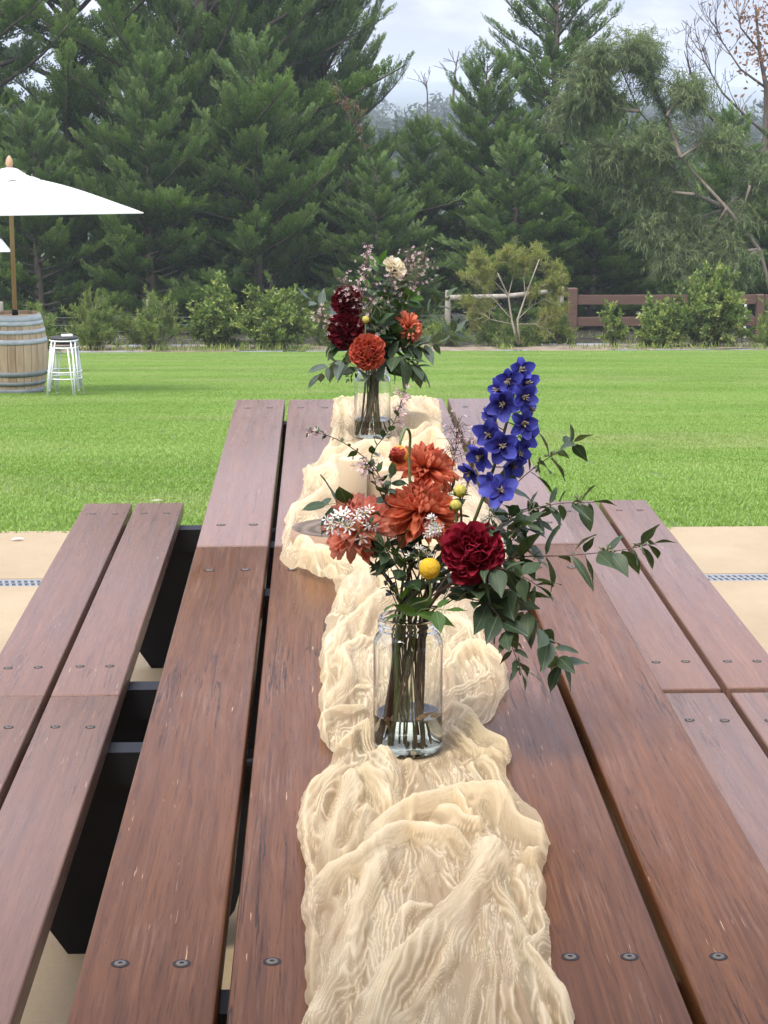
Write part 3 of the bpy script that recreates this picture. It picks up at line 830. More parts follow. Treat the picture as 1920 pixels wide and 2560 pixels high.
def cloth_mat():
    m, ns, ls, b = mat("cheesecloth", (.80, .64, .42), 1.0, .0)
    tc = ns.new('ShaderNodeTexCoord')
    def uvn(sc, scale, detail=4, dist=0.0):
        mp = node(ns, 'ShaderNodeMapping'); mp.inputs['Scale'].default_value = (sc[0], sc[1], 1)
        ls.new(tc.outputs['UV'], mp.inputs[0])
        n = node(ns, 'ShaderNodeTexNoise', i_Scale=scale, i_Detail=float(detail), i_Roughness=.6, i_Distortion=dist); ls.new(mp.outputs[0], n.inputs['Vector'])
        return n.outputs['Fac']
    n1 = uvn((1, .5), 14, 5, .4)
    r = ramp(ns, [(.3, (.82, .66, .405)), (.7, (.88, .74, .49))]); ls.new(n1, r.inputs[0])
    ls.new(r.outputs[0], b.inputs['Base Color'])
    lf = ns.new('ShaderNodeAttribute'); lf.attribute_name = 'tint'
    ca_ = ns.new('ShaderNodeAttribute'); ca_.attribute_name = 'crease'
    # thread-thin creases between the modelled ones
    def ridge(sc, scale, lo, dist):
        n_ = uvn(sc, scale, 3, dist)
        d_ = mathn(ns, ls, 'ABSOLUTE', mathn(ns, ls, 'SUBTRACT', n_, .5))
        q_ = ramp(ns, [(.0, (1, 1, 1)), (lo, (0, 0, 0))]); ls.new(d_, q_.inputs[0]); return q_.outputs[0]
    r1 = ridge((1, .07), 120, .03, .3); r2 = ridge((1, .12), 260, .04, .4)
    gate = ramp(ns, [(.42, (0, 0, 0)), (.62, (1, 1, 1))]); ls.new(uvn((1, .5), 17, 3), gate.inputs[0])
    fine = mathn(ns, ls, 'MULTIPLY', mathn(ns, ls, 'MAXIMUM', r1, mathn(ns, ls, 'MULTIPLY', r2, .7)), gate.outputs[0])
    dense = mathn(ns, ls, 'MAXIMUM', ca_.outputs['Fac'], mathn(ns, ls, 'MULTIPLY', fine, .6))
    col_ = mixc(ns, ls, mathn(ns, ls, 'MULTIPLY', dense, .55), r.outputs[0], (.92, .81, .58))
    ls.new(col_, b.inputs['Base Color'])
    tr = ns.new('ShaderNodeBsdfTranslucent'); ls.new(col_, tr.inputs['Color'])
    tp = ns.new('ShaderNodeBsdfTransparent')
    m1 = ns.new('ShaderNodeMixShader'); m1.inputs[0].default_value = .46
    ls.new(b.outputs[0], m1.inputs[1]); ls.new(tr.outputs[0], m1.inputs[2])
    # single layer of loose weave is sheer; folds and creases are doubled and dense
    sh = uvn((1, .35), 22, 6, .3)
    rr = ramp(ns, [(.02, (.03,) * 3), (.46, (.48,) * 3)])
    thin = mathn(ns, ls, 'SUBTRACT', mathn(ns, ls, 'SUBTRACT', mathn(ns, ls, 'ADD', sh, .10), mathn(ns, ls, 'MULTIPLY', lf.outputs['Fac'], .36)), mathn(ns, ls, 'MULTIPLY', dense, .55), True)
    ls.new(thin, rr.inputs[0])
    m2 = ns.new('ShaderNodeMixShader'); ls.new(rr.outputs[0], m2.inputs[0]); ls.new(m1.outputs[0], m2.inputs[1]); ls.new(tp.outputs[0], m2.inputs[2])
    ls.new(m2.outputs[0], ns['Material Output'].inputs['Surface'])
    c2 = uvn((.5, 1), 300, 3, .3)
    h = mathn(ns, ls, 'ADD', mathn(ns, ls, 'MULTIPLY', fine, .8), mathn(ns, ls, 'MULTIPLY', c2, .30))
    bump(ns, ls, b, h, .40, .0014)
    return m
M_CLOTH = cloth_mat()
JAR1 = at(881, 1622, z=TH); JAR2 = Vector((at(803, 935, z=TH).x, 5.03, TH))
SLICE = at(770, 1152, z=TH + .015)
PRESS = [((JAR1.x, JAR1.y), .047), ((JAR2.x, JAR2.y), .047), ((SLICE.x, SLICE.y), .10)]
_v, _f, _uv, _li, _cr = runner()
run = obj("table_runner", np_mesh("table_runner", _v, _f, M_CLOTH, True, uv=_uv, tint=_li))
_a = run.data.attributes.new('crease', 'FLOAT', 'POINT'); _a.data.foreach_set('value', np.ascontiguousarray(_cr, np.float32))
setp(run, "rumpled cream cheesecloth runner trailing down the middle of the tables", "table runner")
# ------------------------------------------------------------------ trees, shrubs
M_BARK = noise_mat("grey_bark", (.06, .048, .036), (.15, .12, .09), 6, .95, 8, .02, stretch=(1, 1, .25))
M_TWIGBARK = noise_mat("pale_bark", (.26, .21, .16), (.42, .35, .28), 9, .9, 6, .004, stretch=(1, 1, .3))
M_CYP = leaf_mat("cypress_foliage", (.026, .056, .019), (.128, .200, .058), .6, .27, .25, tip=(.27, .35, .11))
M_EUC = leaf_mat("eucalypt_foliage", (.075, .115, .042), (.165, .220, .085), .5, .3, .3, tip=(.26, .31, .12))
M_SHRUB = leaf_mat("bottlebrush_foliage", (.065, .110, .026), (.190, .250, .062), .55, .35, .3, tip=(.42, .44, .14))
M_WATTLE = leaf_mat("wattle_foliage", (.14, .17, .04), (.30, .31, .075), .55, .35, .3, tip=(.48, .42, .11))
M_RUST = leaf_mat("dry_leaves", (.16, .075, .035), (.30, .15, .075), .7, .3, .2)
M_FAR = leaf_mat("far_woodland_foliage", (.020, .036, .016), (.060, .082, .036), .8, .1, .1)

def unit(v): return v / max(np.linalg.norm(v), 1e-9)
def quad_tmpl(quads):
    V = np.array([p for q in quads for p in q], float)
    F = np.arange(len(V)).reshape(-1, 4)
    return V, F
def spray_tmpl(seed, n=7, ang=27, wid=.050, droop=.0, lenf=.30):
    """flat feathery spray along +x, length 1"""
    rg = np.random.RandomState(seed); Q = []
    def twig(a, d, L, w):
        d = unit(np.array(d)); sd = unit(np.cross(d, [0, 0, 1.])) * w
        a = np.array(a); m = a + d * L * .45
        Q.append([a - sd * .35, m - sd, a + d * L, m + sd])
    twig((0, 0, 0), (1, 0, .05), .6, wid * .45)
    for i in range(n):
        x = .08 + .80 * i / n
        L = lenf * (1 - .55 * x) * rg.uniform(.75, 1.25)
        for sg in (-1, 1):
            a = R(ang + rg.uniform(-14, 14))
            twig((x + rg.uniform(-.03, .03), 0, 0), (math.cos(a), sg * math.sin(a), rg.uniform(-.35, .40) - droop), L, wid * rg.uniform(.8, 1.3))
    twig((.72, 0, 0), (1, rg.uniform(-.2, .2), .12), .34, wid)
    V, F = quad_tmpl(Q)
    return V, F
def plume_tmpl(seed, n=11):
    """whole feathery cypress plume along +x, length 1: axis, side twigs, twiglets; tip curving up"""
    rg = np.random.RandomState(seed); Q = []; TT = []
    def axis(x): return np.array([x, .03 * math.sin(5 * x + seed), .16 * x * x])
    def twig(a, d, L, w, t):
        d = unit(np.array(d, float)); sd = unit(np.cross(d, [0.15, 0.1, 1.])) * w
        a = np.array(a); m = a + d * L * .45
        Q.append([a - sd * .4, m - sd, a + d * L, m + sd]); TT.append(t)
    for i in range(n):
        x = .06 + .90 * i / n; a0 = axis(x)
        Ls = (.36 * (1 - x) ** .75 + .07) * rg.uniform(.75, 1.25)
        for sg in (-1, 1):
            if rg.rand() < .06: continue
            an = R(38 + rg.uniform(-12, 12)); el = rg.uniform(-.15, .55)
            d = unit(np.array([math.cos(an), sg * math.sin(an), el]))
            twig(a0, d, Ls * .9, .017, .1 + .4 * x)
            for k in range(3):
                u = .30 + .70 * k / 3; b = a0 + d * Ls * u
                an2 = an + (.75 if k % 2 else -.75) + rg.uniform(-.3, .3)
                d2 = np.array([math.cos(an2), sg * math.sin(an2), el * .6 + rg.uniform(-.1, .6)])
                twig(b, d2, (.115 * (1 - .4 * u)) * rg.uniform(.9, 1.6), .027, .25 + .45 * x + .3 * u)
    twig(axis(.9), (1, 0, .4), .14, .016, 1.0)
    V, F = quad_tmpl(Q)
    return V, F, np.repeat(np.array(TT), 4)
PLUMES = [plume_tmpl(i) for i in range(3)]

def limb_path(p0, d, L, n, rg, curve_up=.0, wob=.08):
    P = [np.array(p0, float)]; d = unit(np.array(d, float))
    for i in range(n):
        d = unit(d + np.array([rg.uniform(-wob, wob), rg.uniform(-wob, wob), rg.uniform(-wob, wob) + curve_up / n]))
        P.append(P[-1] + d * L / n)
    return P
def path_at(P, t):
    k = t * (len(P) - 1); i = min(int(k), len(P) - 2); f = k - i
    return P[i] * (1 - f) + P[i + 1] * f, unit(P[i + 1] - P[i])

def cypress(seed, H, Rad, nlimb=70, shape='cone', sub=10, nspr=9, spr=(.28, .46), lean=(0, 0), low=.04, prof=None, gaps=0.0, psz=1.0):
    """returns (wood MB, foliage V, F, tint)"""
    rg = np.random.RandomState(seed)
    wood = MB()
    top = np.array([lean[0], lean[1], H])
    tp = [np.array([0, 0, 0.]) + top * k / 6 + np.array([rg.uniform(-.06, .06), rg.uniform(-.06, .06), 0]) * (k > 0) for k in range(7)]
    tr = .024 * H
    wood.tube([tuple(p) for p in tp], [tr * (1 - .93 * k / 6) for k in range(7)], 8)
    O, D, S, RL, T = [], [], [], [], []
    for i in range(nlimb):
        h = low + (.97 - low) * ((i + .5) / nlimb) ** .9
        az = i * 2.39996 + rg.uniform(-.5, .5)
        if prof is not None: rad = Rad * np.interp(h, *prof)
        else: rad = Rad * (1 - h) ** .72 * (.55 + .45 * min(1, h / .12))
        L = rad * rg.uniform(.66, 1.14) + .35
        el = R(rg.uniform(2, 26) + 38 * h * h)
        p0, _ = path_at(tp, h)
        P = limb_path(p0, (math.cos(az) * math.cos(el), math.sin(az) * math.cos(el), math.sin(el)), L, 6, rg, .28, .07)
        wood.tube([tuple(p) for p in P], [max(.012, tr * .32 * (1 - h * .6) * (1 - .85 * k / 6)) for k in range(7)], 5)
        ns_ = max(5, int(L / .21 * sub / 10))
        for j in range(ns_):
            t = .16 + .84 * (j + rg.uniform(0, .8)) / ns_
            if rg.rand() < gaps: continue
            b, d = path_at(P, min(t, 1))
            side = unit(np.cross(d, [0, 0, 1.])) * (1 if j % 2 else -1)
            sd = unit(d * rg.uniform(.6, 1.1) + side * rg.uniform(.15, .85) + np.array([0, 0, rg.uniform(.0, .45)]) + rg.normal(0, .10, 3))
            if t > .93: sd = unit(d + np.array([0, 0, .2]))
            O.append(b); D.append(sd); S.append(min(1.5, (.62 + .30 * L * (1 - t)) * rg.uniform(.75, 1.25)) * psz); RL.append(rg.normal(0, .38))
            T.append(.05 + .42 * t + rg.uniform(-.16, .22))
            if rg.rand() < .5:      # a shorter plume above it
                O.append(b + rg.normal(0, .05, 3)); D.append(unit(sd + np.array([0, 0, .55]) + rg.normal(0, .2, 3))); S.append(S[-1] * .7); RL.append(rg.normal(0, .5)); T.append(T[-1] + .08)
    O, D, S, RL, T = map(np.array, (O, D, S, RL, T))
    Vs, Fs, Ts = [], [], []; n0 = 0
    for k, (TV, TF, TG) in enumerate(PLUMES):
        ix = np.arange(k, len(O), len(PLUMES))
        V, F = scatter(TV, TF, frames(D[ix], RL[ix]), S[ix], O[ix])
        Vs.append(V); Fs.append(F + n0); n0 += len(V)
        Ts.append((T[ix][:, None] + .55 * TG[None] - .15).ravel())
    return wood, np.concatenate(Vs), np.concatenate(Fs), np.clip(np.concatenate(Ts), 0, 1)

def place_tree(name, tree_mesh, loc, rot=0, scale=1.0, label=None, cat="tree", group=None, sx=1.0):
    e = empty(name, loc, (0, 0, rot), label, cat, group)
    e.scale = (scale * sx, scale * sx, scale)
    obj("trunk", tree_mesh[0], e); obj("crown", tree_mesh[1], e)
    return e
def make_tree(wood, V, F, T, bark, leaf):
    return wood.mesh("trunk", bark, True), np_mesh("crown", V, F, leaf, False, tint=T)

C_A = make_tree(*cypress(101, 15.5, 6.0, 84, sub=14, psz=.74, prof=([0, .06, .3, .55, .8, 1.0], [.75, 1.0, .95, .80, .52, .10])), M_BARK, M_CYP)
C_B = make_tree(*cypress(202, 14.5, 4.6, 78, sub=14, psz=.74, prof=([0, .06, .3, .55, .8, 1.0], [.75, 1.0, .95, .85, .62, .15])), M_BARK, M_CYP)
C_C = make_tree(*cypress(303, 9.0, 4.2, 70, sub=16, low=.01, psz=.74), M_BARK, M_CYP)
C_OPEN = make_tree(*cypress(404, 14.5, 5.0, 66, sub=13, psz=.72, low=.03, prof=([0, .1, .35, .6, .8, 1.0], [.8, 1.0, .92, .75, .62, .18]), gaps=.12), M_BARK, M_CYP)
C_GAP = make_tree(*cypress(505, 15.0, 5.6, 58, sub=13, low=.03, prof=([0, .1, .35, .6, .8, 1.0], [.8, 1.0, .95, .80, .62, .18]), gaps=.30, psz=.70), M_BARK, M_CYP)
G_CYP = "tall dark cypresses behind the fence"
def T(px, y, sink=0.15):
    x = at(px, 800, y=y).x
    return (x, y, ground_z(x, y) - sink)
for (me, px, y, rot, sc, sx, lab) in [
    (C_GAP, 175, 64, .3, 1.2, 1.05, "tall dark green cypress with two visible trunks, rising behind the white parasol"),
    (C_A, 450, 62, 2.1, 1.18, .98, "largest dense dark cypress, left of the gap of sky and filling the upper left"),
    (C_GAP, -30, 62, 3.0, 1.1, 1.1, "dark cypress at the left edge, cut off by the picture side"),
    (C_B, 625, 65, 2.6, 1.25, .74, "cypress at the right side of the left clump, its ragged side standing against the sky"),
    (C_B, 705, 67, 5.2, 1.18, .50, "narrow tall cypress behind the left clump, its side upright against the sky"),
    (C_A, 545, 68, 5.0, 1.12, .62, "tall cypress standing behind the largest one, filling the middle of the left clump"),
    (C_C, 400, 60.5, 1.3, 1.05, .9, "mid sized cypress in front of the trunk of the largest one"),
    (C_C, 330, 58, 3.3, .86, 1.05, "low bushy cypress right of the parasol pole, behind the small shrubs"),
    (C_C, 560, 58.5, .2, .92, 1.0, "low spreading cypress behind the pair of round green shrubs"),
    (C_C, 90, 57.5, 5.0, .70, 1.1, "low dark cypress right behind the barrel"),
    (C_C, 750, 61, 1.7, .72, 1.2, "mid sized cypress just left of the farther bouquet's top"),
    (C_OPEN, 1190, 65, .9, .78, 1.12, "open topped dark cypress, the tallest against the sky right of centre"),
    (C_C, 1045, 63, 4.4, .92, 1.1, "pointed dark cypress with its spiky top left of the tallest open one"),
    (C_C, 905, 62, 2.6, .70, 1.15, "mid sized dark cypress directly behind the cream flower"),
    (C_C, 1290, 64, 4.0, .80, 1.1, "full dark cypress right behind the tallest open one, beside the eucalypt"),
    (C_C, 1110, 59, 5.5, .62, 1.3, "bushy dark cypress behind the yellow green shrub"),
    (C_C, 1275, 60, 3.0, .66, 1.3, "bushy dark cypress behind the brown gate post"),
    (C_C, 1400, 67, .5, .72, 1.3, "shadowy cypress behind the grey green eucalypt"),
    (C_C, 1560, 61, 2.0, .72, 1.1, "low dark cypress behind the round shrub at the brown fence"),
    (C_C, 1700, 60, 1.1, .70, 1.1, "low dark cypress at the right edge behind the brown fence"),
    (C_C, 815, 57.5, .9, .55, 1.2, "small low dark cypress bush behind the farther bouquet"),
]:
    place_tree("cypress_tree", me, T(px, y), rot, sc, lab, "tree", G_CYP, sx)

# ---- eucalypt with drooping grey-green leaves
def leafy(seed, skeleton, ntwig, leaf_tmpls, lsize, per, hang=.8, spread=.5, tl=.5, stretch=.30):
    """skeleton: list of polylines whose outer parts carry twigs with leaves"""
    rg = np.random.RandomState(seed)
    O, D, S, RL, TT_ = [], [], [], [], []
    wood = MB()
    for P, r in skeleton:
        wood.tube([tuple(p) for p in P], [max(.006, r * (1 - .8 * k / (len(P) - 1))) for k in range(len(P))], 6)
    ends = [P for P, r in skeleton]
    for _ in range(ntwig):
        P = ends[rg.randint(len(ends))]
        b, d = path_at(P, min(1, stretch + (1 - stretch) * rg.rand() ** .6))
        td = unit(d * .6 + rg.normal(0, spread, 3) + np.array([0, 0, .1]))
        TP = limb_path(b, td, tl * rg.uniform(.6, 1.3), 4, rg, -hang * .8, .12)
        wood.tube([tuple(p) for p in TP], [.007, .006, .005, .004, .003], 3, cap=False)
        v = np.clip(rg.normal(.45, .2), 0, 1)
        for k in range(per):
            u = (k + rg.rand()) / per
            q, qd = path_at(TP, u)
            O.append(q); D.append(unit(qd * .4 + rg.normal(0, .55, 3) + np.array([0, 0, -hang])))
            S.append(lsize * rg.uniform(.6, 1.25)); RL.append(rg.uniform(0, 6.28)); TT_.append(np.clip(v + rg.normal(0, .16), 0, 1))
    O, D, S, RL, TT_ = map(np.array, (O, D, S, RL, TT_))
    V, F = scatter(*leaf_tmpls, frames(D, RL), S, O)
    return wood, V, F, np.repeat(TT_, len(leaf_tmpls[0]))
LEAF1 = quad_tmpl([[(0, 0, 0), (.45, -.12, .03), (1, 0, -.05), (.45, .12, .03)]])
LEAFN = quad_tmpl([[(0, 0, 0), (.4, -.055, .02), (1, 0, -.05), (.4, .055, .02)]])
LEAFB = quad_tmpl([[(0, 0, 0), (.5, -.22, .04), (1, 0, 0), (.5, .22, .04)]])
def branches(seed, p0, d0, L0, r0, depth, rg=None, out=None, spread=.6, up=.1, fork=(2, 4), shrink=.68):
    rg = rg or np.random.RandomState(seed); out = [] if out is None else out
    P = limb_path(p0, d0, L0, 5, rg, up, .12)
    out.append((P, r0))
    if depth > 0:
        for k in range(rg.randint(*fork)):
            b, d = path_at(P, rg.uniform(.35, 1.0))
            nd = unit(d + rg.normal(0, spread, 3) + np.array([0, 0, up * .5]))
            branches(0, b, nd, L0 * shrink * rg.uniform(.7, 1.15), r0 * .58, depth - 1, rg, out, spread, up, fork, shrink)
    return out
def tree_at(name, sk, bark, leafm, px, y, lab, group=None, rot=0, sc=1.0, cat="tree", **kw):
    w, V, F, TT_ = leafy(skeleton=sk, **kw)
    me = make_tree(w, V, F, TT_, bark, leafm)
    return me, place_tree(name, me, T(px, y), rot, sc, lab, cat, group)
M_EBARK = noise_mat("eucalypt_bark", (.11, .085, .06), (.27, .22, .17), 4, .9, 7, .01, stretch=(1, 1, .2))
# main eucalypt: leaning trunk from lower right up to the left, several hanging masses
sk = []
rgE = np.random.RandomState(77)
yE = 56.0
def rel(px, py, base, dy=0.0):
    p = at(px, py, y=yE + dy); return np.array([p.x - base[0], p.y - base[1], p.z - base[2]])
baseE = T(1690, yE)
main = [rel(1690, 760, baseE) * 0, rel(1640, 540, baseE), rel(1570, 450, baseE, -.5), rel(1470, 340, baseE, .2), rel(1380, 240, baseE, .3), rel(1330, 120, baseE, .2)]
def dens(P, n=3):
    P = [np.array(p, float) for p in P]; Q = []
    for i in range(len(P) - 1):
        for k in range(n): Q.append(P[i] + (P[i + 1] - P[i]) * k / n)
    return Q + [P[-1]]
woodE = [(dens(main), .20)]
for pts, r in [([(1570,450),(1500,420),(1430,330),(1400,300)], .08), ([(1470,340),(1440,250),(1400,160),(1370,110)], .07), ([(1380,240),(1290,230),(1230,260)], .06), ([(1570,450),(1620,400),(1660,380)], .07),
               ([(1640,540),(1560,545),(1500,550)], .06), ([(1430,330),(1330,320),(1290,360)], .05), ([(1330,120),(1280,140),(1250,200)], .04), ([(1330,120),(1360,100),(1400,110)], .035), ([(1470,340),(1530,300),(1570,310)], .05),
               ([(1500,420),(1400,410),(1350,420)], .05), ([(1570,450),(1530,520),(1500,600)], .05), ([(1440,250),(1480,190),(1500,200)], .04), ([(1620,400),(1600,470),(1580,520)], .04), ([(1500,420),(1440,440),(1400,500)], .04), ([(1570,450),(1480,480),(1440,560)], .04), ([(1640,540),(1600,560),(1560,600)], .04), ([(1380,240),(1320,200),(1230,220)], .04), ([(1430,330),(1360,340),(1280,330)], .04), ([(1330,120),(1300,110),(1285,150)], .03)]:
    woodE.append((dens([rel(a, b, baseE, rgE.uniform(-.8, .8)) for a, b in pts]), r))
w, V, F, TT_ = leafy(78, [(P, r) for P, r in woodE[1:]], 4200, LEAFN, .21, 24, .60, .68, .70, .18)
w.tube([tuple(p) for p in woodE[0][0]], [max(.02, .08 * (1 - .9 * k / (len(woodE[0][0]) - 1))) for k in range(len(woodE[0][0]))], 8)
place_tree("eucalypt_tree", make_tree(w, V, F, TT_, M_EBARK, M_EUC), baseE, 0, 1, "leaning grey green eucalypt with drooping leaves, right of the tall open cypress", "tree")
# bare limbed tree at the right edge with a few rusty leaves
rgB = np.random.RandomState(5)
yB = 70.0
bB = T(1672, yB)
def relB(px, py, dy=0.0):
    p = at(px, py, y=yB + dy); return np.array([p.x - bB[0], p.y - bB[1], p.z - bB[2]])
skB = [(dens([relB(1672, 700) * 0 + np.array([0, 0, 0]), relB(1640, 400), relB(1655, 290), relB(1655, 190), relB(1640, 110), relB(1632, 10)]), .17)]
for pts, r in [([(1640,350),(1590,300),(1540,260),(1500,180),(1478,110)], .08), ([(1655,290),(1610,250),(1560,200),(1520,130),(1505,80)], .06), ([(1640,110),(1600,60),(1590,10)], .05), ([(1655,190),(1600,150),(1560,90),(1545,50)], .05),
               ([(1640,350),(1580,330),(1520,330),(1480,310)], .05), ([(1640,330),(1610,300),(1590,330)], .05), ([(1655,190),(1680,120),(1690,40)], .05), ([(1540,260),(1510,230),(1480,220)], .03), ([(1590,300),(1550,300),(1510,290)], .03)]:
    P = dens([relB(a, b, rgB.uniform(-.5, .5)) for a, b in pts], 2)
    skB.append((P, r))
    for k in range(9):
        b, d = path_at(P, rgB.uniform(.3, 1)); nd = unit(d + rgB.normal(0, .5, 3) + np.array([0, 0, .4]))
        branches(0, b, nd, rgB.uniform(.5, 1.3), r * .35, 2, rgB, skB, .45, .3, (2, 4), .6)
wB = MB()
for P, r in skB: wB.tube([tuple(p) for p in P], [max(.008, r * (1 - .8 * k / (len(P) - 1))) for k in range(len(P))], 5)
O, D, S, RL = [], [], [], []
for (px, py, n) in [(1650,40,150),(1655,100,170),(1640,140,90),(1610,20,60)]:
    c = relB(px, py)
    for k in range(n):
        O.append(c + rgB.normal(0, .55, 3)); D.append(unit(rgB.normal(0, 1, 3))); S.append(rgB.uniform(.14, .26)); RL.append(rgB.uniform(0, 6))
Vb, Fb = scatter(*LEAFB, frames(np.array(D), np.array(RL)), np.array(S), np.array(O))
place_tree("bare_tree", (wB.mesh("trunk", M_BARK, True), np_mesh("crown", Vb, Fb, M_RUST, False, tint=np.random.RandomState(1).rand(len(Vb)))), bB, 0, 1,
           "nearly leafless tree with fine bare branches and a few rusty leaves at the right edge", "tree")
# dead spars on the skyline
for (px, py0, py1, y, lab) in [(978, 175, 108, 130, "thin dead spar standing up on the skyline, the taller one right of the sky gap"), (924, 215, 165, 150, "thin dead spar low on the skyline at the middle of the sky gap")]:
    b = at(px, py0 + 60, y=y); t_ = at(px, py1, y=y)
    rg = np.random.RandomState(px); sk = []
    branches(0, np.zeros(3), np.array([0, 0, 1.]), t_.z - b.z, .10, 0, rg, sk, .3, .0)
    for k in range(5):
        bb_, d = path_at(sk[0][0], rg.uniform(.4, .95)); branches(0, bb_, unit(d + rg.normal(0, .5, 3)), 1.0, .03, 1, rg, sk, .5)
    m_ = MB()
    for P, r in sk: m_.tube([tuple(p) for p in P], [max(.02, r * (1 - .7 * k / (len(P) - 1))) for k in range(len(P))], 5)
    o = m_.build("dead_tree", M_BARK, smooth=True, loc=b); setp(o, lab, "dead tree", "dead spars on the skyline")

# ---- shrubs along the fence
def shrub(seed, H, W, nstem, leafs, per, lsize, up=.5, stem_r=.007, tl=.35, hang=-.35, base_spread=.16, outer=.0, twigs=None):
    lsize *= 1.5; per = int(per * 1.3)
    """many stems fanning from the base; leaves all along the twigs"""
    rg = np.random.RandomState(seed); sk = []
    for i in range(nstem):
        a = rg.uniform(0, 2 * PI); rad = (rg.rand() ** .6)
        tipv = np.array([math.cos(a) * W * .5 * rad, math.sin(a) * W * .5 * rad, H * (1 - .72 * rad ** 2.2) * rg.uniform(.45, 1.0)])
        b = np.array([math.cos(a) * base_spread, math.sin(a) * base_spread, 0])
        L = np.linalg.norm(tipv - b)
        P = [b + (tipv - b) * k / 5 + np.array([0, 0, 1]) * up * L * .25 * math.sin(PI * k / 5) * (rad) + rg.normal(0, .02, 3) * (k > 0) for k in range(6)]
        sk.append((P, stem_r))
        for k in range(2):
            bb_, d = path_at(P, rg.uniform(.15, .6)); branches(0, bb_, unit(d + rg.normal(0, .5, 3)), L * .35, stem_r * .6, 0, rg, sk, .4, .3)
    return leafy(seed + 1, sk, twigs or nstem * 10, leafs, lsize, per, hang, .45, tl, outer)
G_SH = "shrubs planted along the fence"
def place_shrub(nm, px, y, args, lab, bark=M_BARK, leafm=M_SHRUB, group=G_SH, rot=0):
    w, V, F, TT_ = shrub(**args)
    return place_tree(nm, make_tree(w, V, F, TT_, bark, leafm), T(px, y, .03), rot, 1, lab, "shrub", group)
H_ = lambda py0, py1, y: (at(0, py0, y=y).z - at(0, py1, y=y).z)
def Wd(px0, px1, y): return at(px1, 700, y=y).x - at(px0, 700, y=y).x
y = 49.2
place_shrub("bottlebrush_shrub", 208, y, dict(seed=1, H=H_(622, 757, y), W=Wd(146, 268, y), nstem=30, leafs=LEAFN, per=34, lsize=.085, tl=.30, hang=-.55), "spiky upright bottlebrush shrub just right of the stools, before the wire fence")
place_shrub("bottlebrush_shrub", 338, y, dict(seed=2, H=H_(612, 757, y), W=Wd(268, 408, y), nstem=30, leafs=LEAFN, per=32, lsize=.085, tl=.36, hang=-.40), "loose spreading bottlebrush shrub with a grey fence post top in it")
place_shrub("bottlebrush_shrub", 466, y + .3, dict(seed=3, H=H_(592, 757, y), W=Wd(408, 530, y), nstem=40, leafs=LEAFB, per=26, lsize=.075, tl=.28, hang=-.2), "rounded leafy green shrub, left one of the touching pair")
place_shrub("bottlebrush_shrub", 592, y, dict(seed=4, H=H_(578, 757, y), W=Wd(512, 668, y), nstem=52, leafs=LEAFB, per=26, lsize=.075, tl=.30, hang=-.35), "larger rounded shrub with pale upright tips, right one of the touching pair")
place_shrub("bottlebrush_shrub", 82, 46.5, dict(seed=5, H=H_(642, 770, 46.5), W=Wd(40, 140, 46.5), nstem=24, leafs=LEAFN, per=32, lsize=.085, tl=.30, hang=-.5), "yellow tipped bottlebrush shrub half hidden behind the barrel")
place_shrub("bottlebrush_shrub", 700, 50.5, dict(seed=6, H=H_(660, 752, 50.5), W=Wd(655, 760, 50.5), nstem=22, leafs=LEAFN, per=28, lsize=.085, tl=.3, hang=-.3), "low shrub half hidden behind the left leaves of the farther bouquet")
place_shrub("bottlebrush_shrub", 955, 50.0, dict(seed=7, H=H_(690, 752, 50), W=Wd(900, 1010, 50), nstem=22, leafs=LEAFN, per=28, lsize=.08, tl=.28, hang=-.2), "low dull shrub beside the grey post with the log rail")
place_shrub("rounded_shrub", 1530, 49.6, dict(seed=8, H=H_(550, 748, 49.6), W=Wd(1448, 1612, 49.6), nstem=60, leafs=LEAFB, per=28, lsize=.075, tl=.32, hang=-.25, outer=.05), "large rounded grey green shrub in front of the brown rail fence")
place_shrub("rounded_shrub", 1424, 49.4, dict(seed=9, H=H_(622, 748, 49.4), W=Wd(1384, 1470, 49.4), nstem=34, leafs=LEAFB, per=26, lsize=.07, tl=.26, hang=-.3, outer=.05), "narrower bright green shrub touching the left of the large rounded one")
place_shrub("sapling", 1314, 49.3, dict(seed=10, H=H_(628, 742, 49.3), W=Wd(1288, 1342, 49.3), nstem=7, leafs=LEAFB, per=18, lsize=.075, tl=.24, hang=-.2, outer=.35, twigs=60), "thin sapling with sparse grey leaves in front of the brown rails")
place_shrub("rounded_shrub", 1668, 49.2, dict(seed=12, H=H_(655, 748, 49.2), W=Wd(1632, 1720, 49.2), nstem=26, leafs=LEAFN, per=28, lsize=.08, tl=.28, hang=-.2), "low dull shrub cut off by the right picture edge")
place_shrub("rounded_shrub", 1190, 51.0, dict(seed=13, H=H_(660, 746, 51), W=Wd(1150, 1225, 51), nstem=26, leafs=LEAFN, per=30, lsize=.09, tl=.3, hang=-.1), "low shrub between the yellow green one and the brown gate post")
